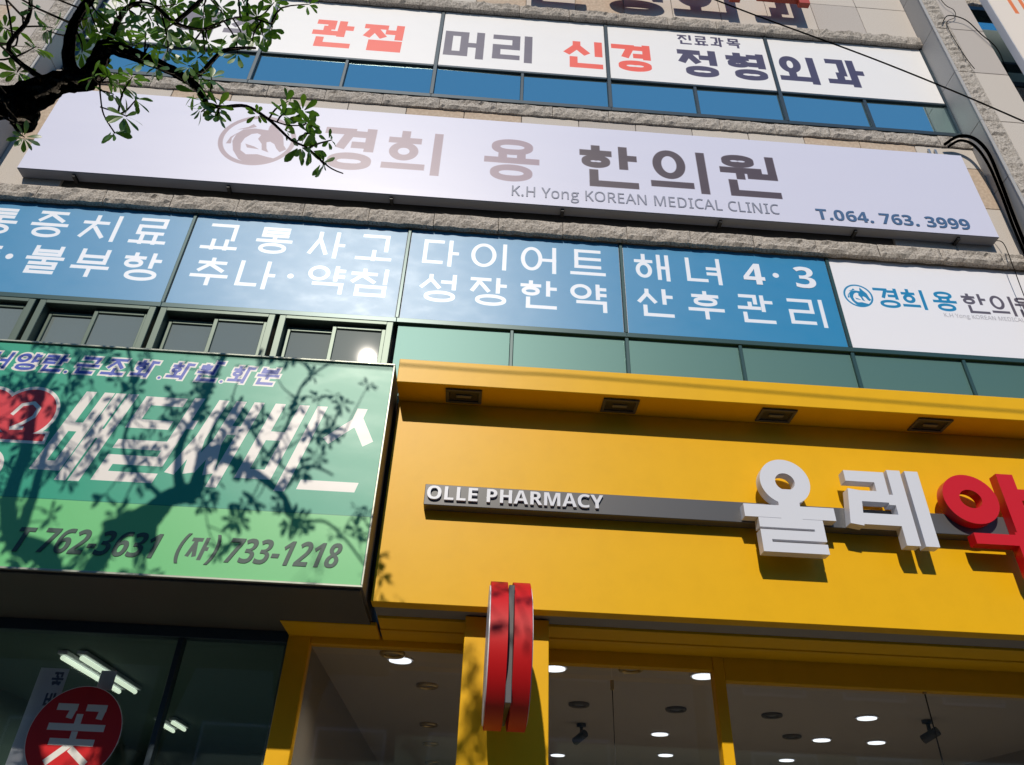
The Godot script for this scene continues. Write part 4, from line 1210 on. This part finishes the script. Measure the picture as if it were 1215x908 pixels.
	for p in [[4.44, -2.53], [1.23, -3.51]]:
		var o := thing("ceiling_camera", ["small dark camera on the ceiling at the far right of the pharmacy", "dark bracketed camera on the ceiling right of the pillar"][n], "camera", "", Vector3(p[0], 3.13, p[1]))
		part(o, "mount", cyl(0.05, 0.03, 20), MT.black, Vector3(0, -0.016, 0))
		part(o, "arm", box(Vector3(0.03, 0.1, 0.03)), MT.black, Vector3(0, -0.08, 0))
		var bd := part(o, "body", cyl(0.04, 0.17, 20), MT.black, Vector3(-0.02, -0.14, 0.03))
		bd.rotation = Vector3(1.2, 0.6, 0)
		n += 1

func round_sign() -> void:
	var o := thing("projecting_sign", "pair of upright round red discs projecting edge-on from the yellow pillar", "sign", "", Vector3(0.22, 2.76, 0.51))
	for s in [-1.0, 1.0]:
		var d := part(o, "disc", cyl(0.407, 0.098, 72), MT.sign_red, Vector3(s * 0.066, 0, 0))
		d.rotation.z = PI * 0.5
		var fc := part(d, "disc_face", cyl(0.385, 0.006, 72), MT.letter_white, Vector3(0, -s * 0.0525, 0))
		fc.set_meta("label", "white disc face")
	slab(o, "core", MT.grey_rail, Vector3(-0.0165, -0.33, -0.33), Vector3(0.0165, 0.30, 0.33), 0.003)
	slab(o, "bracket", MT.metal, Vector3(-0.014, 0.02, -0.556), Vector3(0.014, 0.06, -0.32), 0.003)
	slab(o, "bracket", MT.metal, Vector3(-0.014, -0.16, -0.556), Vector3(0.014, -0.12, -0.34), 0.003)

func roof_letters() -> void:
	var spots := [["신", 0.50], ["경", 1.47], ["외", 2.40], ["과", 3.42]]
	var names := ["first", "second", "third", "last"]
	for i in 4:
		var g: Array = spots[i]
		var o := thing("wall_letter", "%s of the raised red letters along the top picture edge" % ["leftmost", "second from left", "third from left", "rightmost"][i], "letter", "raised red letters on the stone wall")
		cut_letter(o, "body", syllable(g[0], g[1], 11.10, 0.80, 0.82, 0.13), 0.13, 0.235, 0.30, MT.roof_red)
		slab(o, "standoff", MT.metal, Vector3(g[1] - 0.02, 11.1, 0.06), Vector3(g[1] + 0.02, 11.14, 0.236), 0.002)
	var c := thing("cream_sign", "cream sign board with orange print at the top right picture corner", "sign")
	var s := Sheet.new(1.6, 2.4, 200.0, Color8(226, 214, 200))
	for x in [0.28, 0.42, 0.75, 1.05]:
		s.ink([[x, 1.32, x, 2.1]], 0.05, Color8(226, 120, 52))
	s.ink([[0.28, 2.0, 1.05, 2.0]], 0.05, Color8(226, 120, 52))
	printed(c, "board", MT.white_body, print_mat(s, 0.5), Vector3(5.815, 9.25, 0.36), Vector3(7.415, 11.65, 0.45))

func cables() -> void:
	var run := func(called: String, label: String, pts: Array, r: float, group := ""):
		var v := []
		for p in pts:
			v.append(Vector3(p[0], p[1], p[2]))
		tag(part(self, called, cable_mesh(v, r), MT.cable), label, "cable", group)
	run.call("overhead_cable", "thin black cable crossing the upper right white panel and pier", CABLE, 0.0024)
	run.call("street_cable", "black cable above the picture whose thin shadow crosses the yellow canopy", [[-6.0, 6.92, 3.2], [-0.9, 6.83, 3.2], [0.25, 6.825, 3.2], [3.6, 6.76, 3.2], [9.0, 6.7, 3.2]], 0.008)
	run.call("black_conduit", "outer of two thick black conduits curving onto the right pier side", [[4.72, 8.36, 0.13], [4.85, 8.42, 0.2], [4.97, 8.35, 0.24], [5.03, 8.1, 0.26], [5.05, 7.7, 0.22], [5.045, 7.2, 0.18], [5.04, 6.6, 0.15], [5.045, 6.0, 0.15]], 0.017, "black conduits beside the white clinic sign")
	run.call("black_conduit", "inner of two thick black conduits curving onto the right pier side", [[4.76, 8.34, 0.12], [4.87, 8.38, 0.18], [4.98, 8.28, 0.2], [5.03, 8.0, 0.2], [5.055, 7.6, 0.16], [5.05, 7.1, 0.12], [5.05, 6.5, 0.1], [5.05, 6.0, 0.1]], 0.014, "black conduits beside the white clinic sign")
	run.call("thin_wire", "thin loose wire running down the front of the right pier", [[5.30, 11.6, 0.33], [5.35, 10.9, 0.335], [5.43, 10.73, 0.34], [5.40, 10.57, 0.335], [5.25, 10.4, 0.33], [5.26, 9.8, 0.33], [5.30, 9.5, 0.33]], 0.004)
	run.call("thin_wire", "thin wire looped across the top of the right pier", [[5.2, 10.42, 0.335], [5.3, 10.55, 0.36], [5.5, 10.5, 0.35], [5.62, 10.25, 0.33], [5.72, 9.9, 0.33], [5.78, 9.4, 0.2]], 0.006)
	run.call("thin_wire", "thin wire dangling past the right end of the white emblem panel", [[4.83, 7.0, 0.07], [4.85, 6.9, 0.14], [4.83, 6.6, 0.15], [4.83, 6.2, 0.12], [4.84, 5.5, 0.1]], 0.004)

func leaf_mesh(seed_value: int) -> ArrayMesh:
	var r := RandomNumberGenerator.new()
	r.seed = seed_value
	var st := begin()
	st.set_smooth_group(0)
	var prof := [[0.0, 0.025], [0.25, 0.095], [0.5, 0.165], [0.72, 0.195], [0.9, 0.125], [1.0, 0.015]]
	var droop := r.randf_range(0.05, 0.28)
	var fold := r.randf_range(0.05, 0.2)
	var rows := []
	for p in prof:
		var z: float = -droop * p[0] * p[0]
		rows.append([Vector3(-p[1], p[0], z + fold * p[1]), Vector3(0, p[0], z), Vector3(p[1], p[0], z + fold * p[1])])
	for i in rows.size() - 1:
		for k in 2:
			for v in [rows[i][k], rows[i + 1][k + 1], rows[i][k + 1], rows[i][k], rows[i + 1][k], rows[i + 1][k + 1]]:
				st.add_vertex(v)
	st.generate_normals()
	return st.commit()

func tree() -> void:
	grow("street tree with dark limbs and whorled glossy leaves at the upper left", TRUNK, BRANCHES, TIPS_NEAR, TIPS_FAR)

func second_tree() -> void:
	grow("street tree behind the viewer whose leaves dapple the yellow pillar with shadow", TRUNK2, BRANCHES2, [], TIPS2)

func grow(label: String, trunk: Array, branches: Array, near: Array, far: Array) -> void:
	var t := thing("street_tree", label, "tree", "street trees", Vector3(trunk[0][0], 0, trunk[0][2]))
	var org := t.position
	var nodes := []
	var make := func(data: Array, called: String):
		var pts := []
		var rad := []
		for p in data:
			pts.append(Vector3(p[0], p[1], p[2]) - org)
			rad.append(p[3])
		var sm := smooth(pts, rad, 5)
		var st := begin()
		tube_into(st, sm[0], sm[1], 12 if rad[0] > 0.03 else 7, 0.16 if rad[0] > 0.02 else 0.05)
		part(t, called, st.commit(), MT.bark)
		for i in sm[0].size():
			nodes.append([sm[0][i], sm[1][i]])
	make.call(trunk, "trunk")
	for b in branches:
		make.call(b, "branch")
	var greens := [lin(0.045, 0.095, 0.018), lin(0.06, 0.12, 0.022), lin(0.028, 0.068, 0.016), lin(0.085, 0.15, 0.026), lin(0.20, 0.17, 0.03)]
	var lm := []
	for g in greens:
		var m := mat(g, 0.38, 0.0, 0.5)
		m.backlight_enabled = true
		m.backlight = Color(0.35, 0.5, 0.1)
		m.cull_mode = BaseMaterial3D.CULL_DISABLED
		lm.append(m)
	var shapes := []
	for k in 5:
		shapes.append(leaf_mesh(70 + k))
	var loose := []
	for k in 4:
		loose.append(begin())
	var twigs := begin()
	var singles := 0
	var tips := []
	for q in near:
		tips.append([Vector3(q[0], q[1], q[2]) - org, q[3], true])
	for q in far:
		tips.append([Vector3(q[0], q[1], q[2]) - org, rnd.randf_range(0.85, 1.2), false])
	for q in tips:
		var p: Vector3 = q[0]
		var best: Array = nodes[0]
		for nd in nodes:
			if (nd[0] as Vector3).distance_squared_to(p) < (best[0] as Vector3).distance_squared_to(p):
				best = nd
		var from: Vector3 = best[0]
		var gap := from.distance_to(p)
		var axis := (p - from).normalized() if gap > 0.02 else Vector3.UP
		axis = (axis + Vector3(rnd.randf_range(-0.5, 0.5), rnd.randf_range(0.0, 0.6), rnd.randf_range(-0.5, 0.5))).normalized()
		if gap > 0.05:
			var bend := (from + p) * 0.5 + Vector3(rnd.randf_range(-0.08, 0.08), rnd.randf_range(-0.08, 0.04), rnd.randf_range(-0.08, 0.08)) * minf(1.0, gap * 2.0)
			var sm := smooth([from, bend, p], [minf(0.012, 0.004 + gap * 0.008), 0.005, 0.0025], 3)
			tube_into(twigs, sm[0], sm[1], 5)
		var count := rnd.randi_range(6, 10)
		var spin := rnd.randf() * TAU
		var s2 := axis.cross(Vector3.UP if absf(axis.y) < 0.9 else Vector3.RIGHT).normalized()
		var o2 := axis.cross(s2)
		for k in count:
			var a := spin + TAU * k / count * 1.0 + rnd.randf_range(-0.25, 0.25)
			var out := (s2 * cos(a) + o2 * sin(a))
			var dir := (out * rnd.randf_range(0.8, 1.1) + axis * rnd.randf_range(-0.15, 0.75) + Vector3(0, -0.18, 0)).normalized()
			var length: float = rnd.randf_range(0.055, 0.096) * q[1]
			var up := (axis + Vector3(0, 0.5, 0) + Vector3(rnd.randf_range(-0.4, 0.4), rnd.randf_range(-0.2, 0.4), rnd.randf_range(-0.4, 0.4))).normalized()
			var xa := dir.cross(up).normalized()
			var za := xa.cross(dir)
			var tf := Transform3D(Basis(xa * length, dir * length, za * length), p - axis * rnd.randf() * 0.03 + dir * 0.012)
			var kind := rnd.randi() % 4
			if rnd.randf() < 0.012:
				kind = 4
			if q[2] and singles < 300:
				var o := part(t, "leaf", shapes[rnd.randi() % 5], lm[kind])
				o.transform = tf
				singles += 1
			else:
				(loose[mini(kind, 3)] as SurfaceTool).append_from(shapes[rnd.randi() % 5], 0, tf)
	var tw := part(t, "twig", twigs.commit(), MT.bark)
	tw.set_meta("kind", "stuff")
	for k in 4:
		if loose[k].get_aabb().size == Vector3.ZERO:
			continue
		var cr := part(t, "crown", loose[k].commit(), lm[k])
		cr.set_meta("kind", "stuff")

# the other side of the street, out of the picture: what the shop windows mirror
func opposite_side() -> void:
	var wall := [lin(0.22, 0.20, 0.18), lin(0.16, 0.17, 0.17), lin(0.24, 0.21, 0.17)]
	var n := 0
	for q in [[-27.0, -9.2, 9.6, 17.5], [-8.6, 6.8, 10.6, 17.0], [7.4, 25.0, 8.8, 17.8]]:
		var o := thing("street_building", ["low grey brown building across the street, mirrored at the left of the shop windows", "tallest grey building across the street, mirrored in the middle shop windows", "low tan building across the street, mirrored at the right of the shop windows"][n], "building", "buildings across the street")
		var m := tri(mat(wall[n], 0.9), 0.5)
		slab(o, "wall", m, Vector3(q[0], -0.13, q[3]), Vector3(q[1], q[2], q[3] + 9.0), 0.02)
		slab(o, "parapet", m, Vector3(q[0] - 0.1, q[2] + 0.002, q[3] - 0.1), Vector3(q[1] + 0.1, q[2] + 0.25, q[3] + 9.1), 0.02)
		for r in 3:
			var k := 0
			while q[0] + 1.2 + 3.2 * k + 2.0 < q[1]:
				var x: float = q[0] + 1.2 + 3.2 * k
				var y: float = 0.6 + 3.2 * r
				if y + 1.7 < q[2]:
					var w := slab(o, "window", MT.white_body, Vector3(x, y, q[3] - 0.06), Vector3(x + 2.0, y + 1.6, q[3] - 0.002), 0.01)
					slab(w, "pane", MT.window_glass, Vector3(-0.92, -0.72, -0.045), Vector3(0.92, 0.72, -0.031), 0.002)
				k += 1
		n += 1
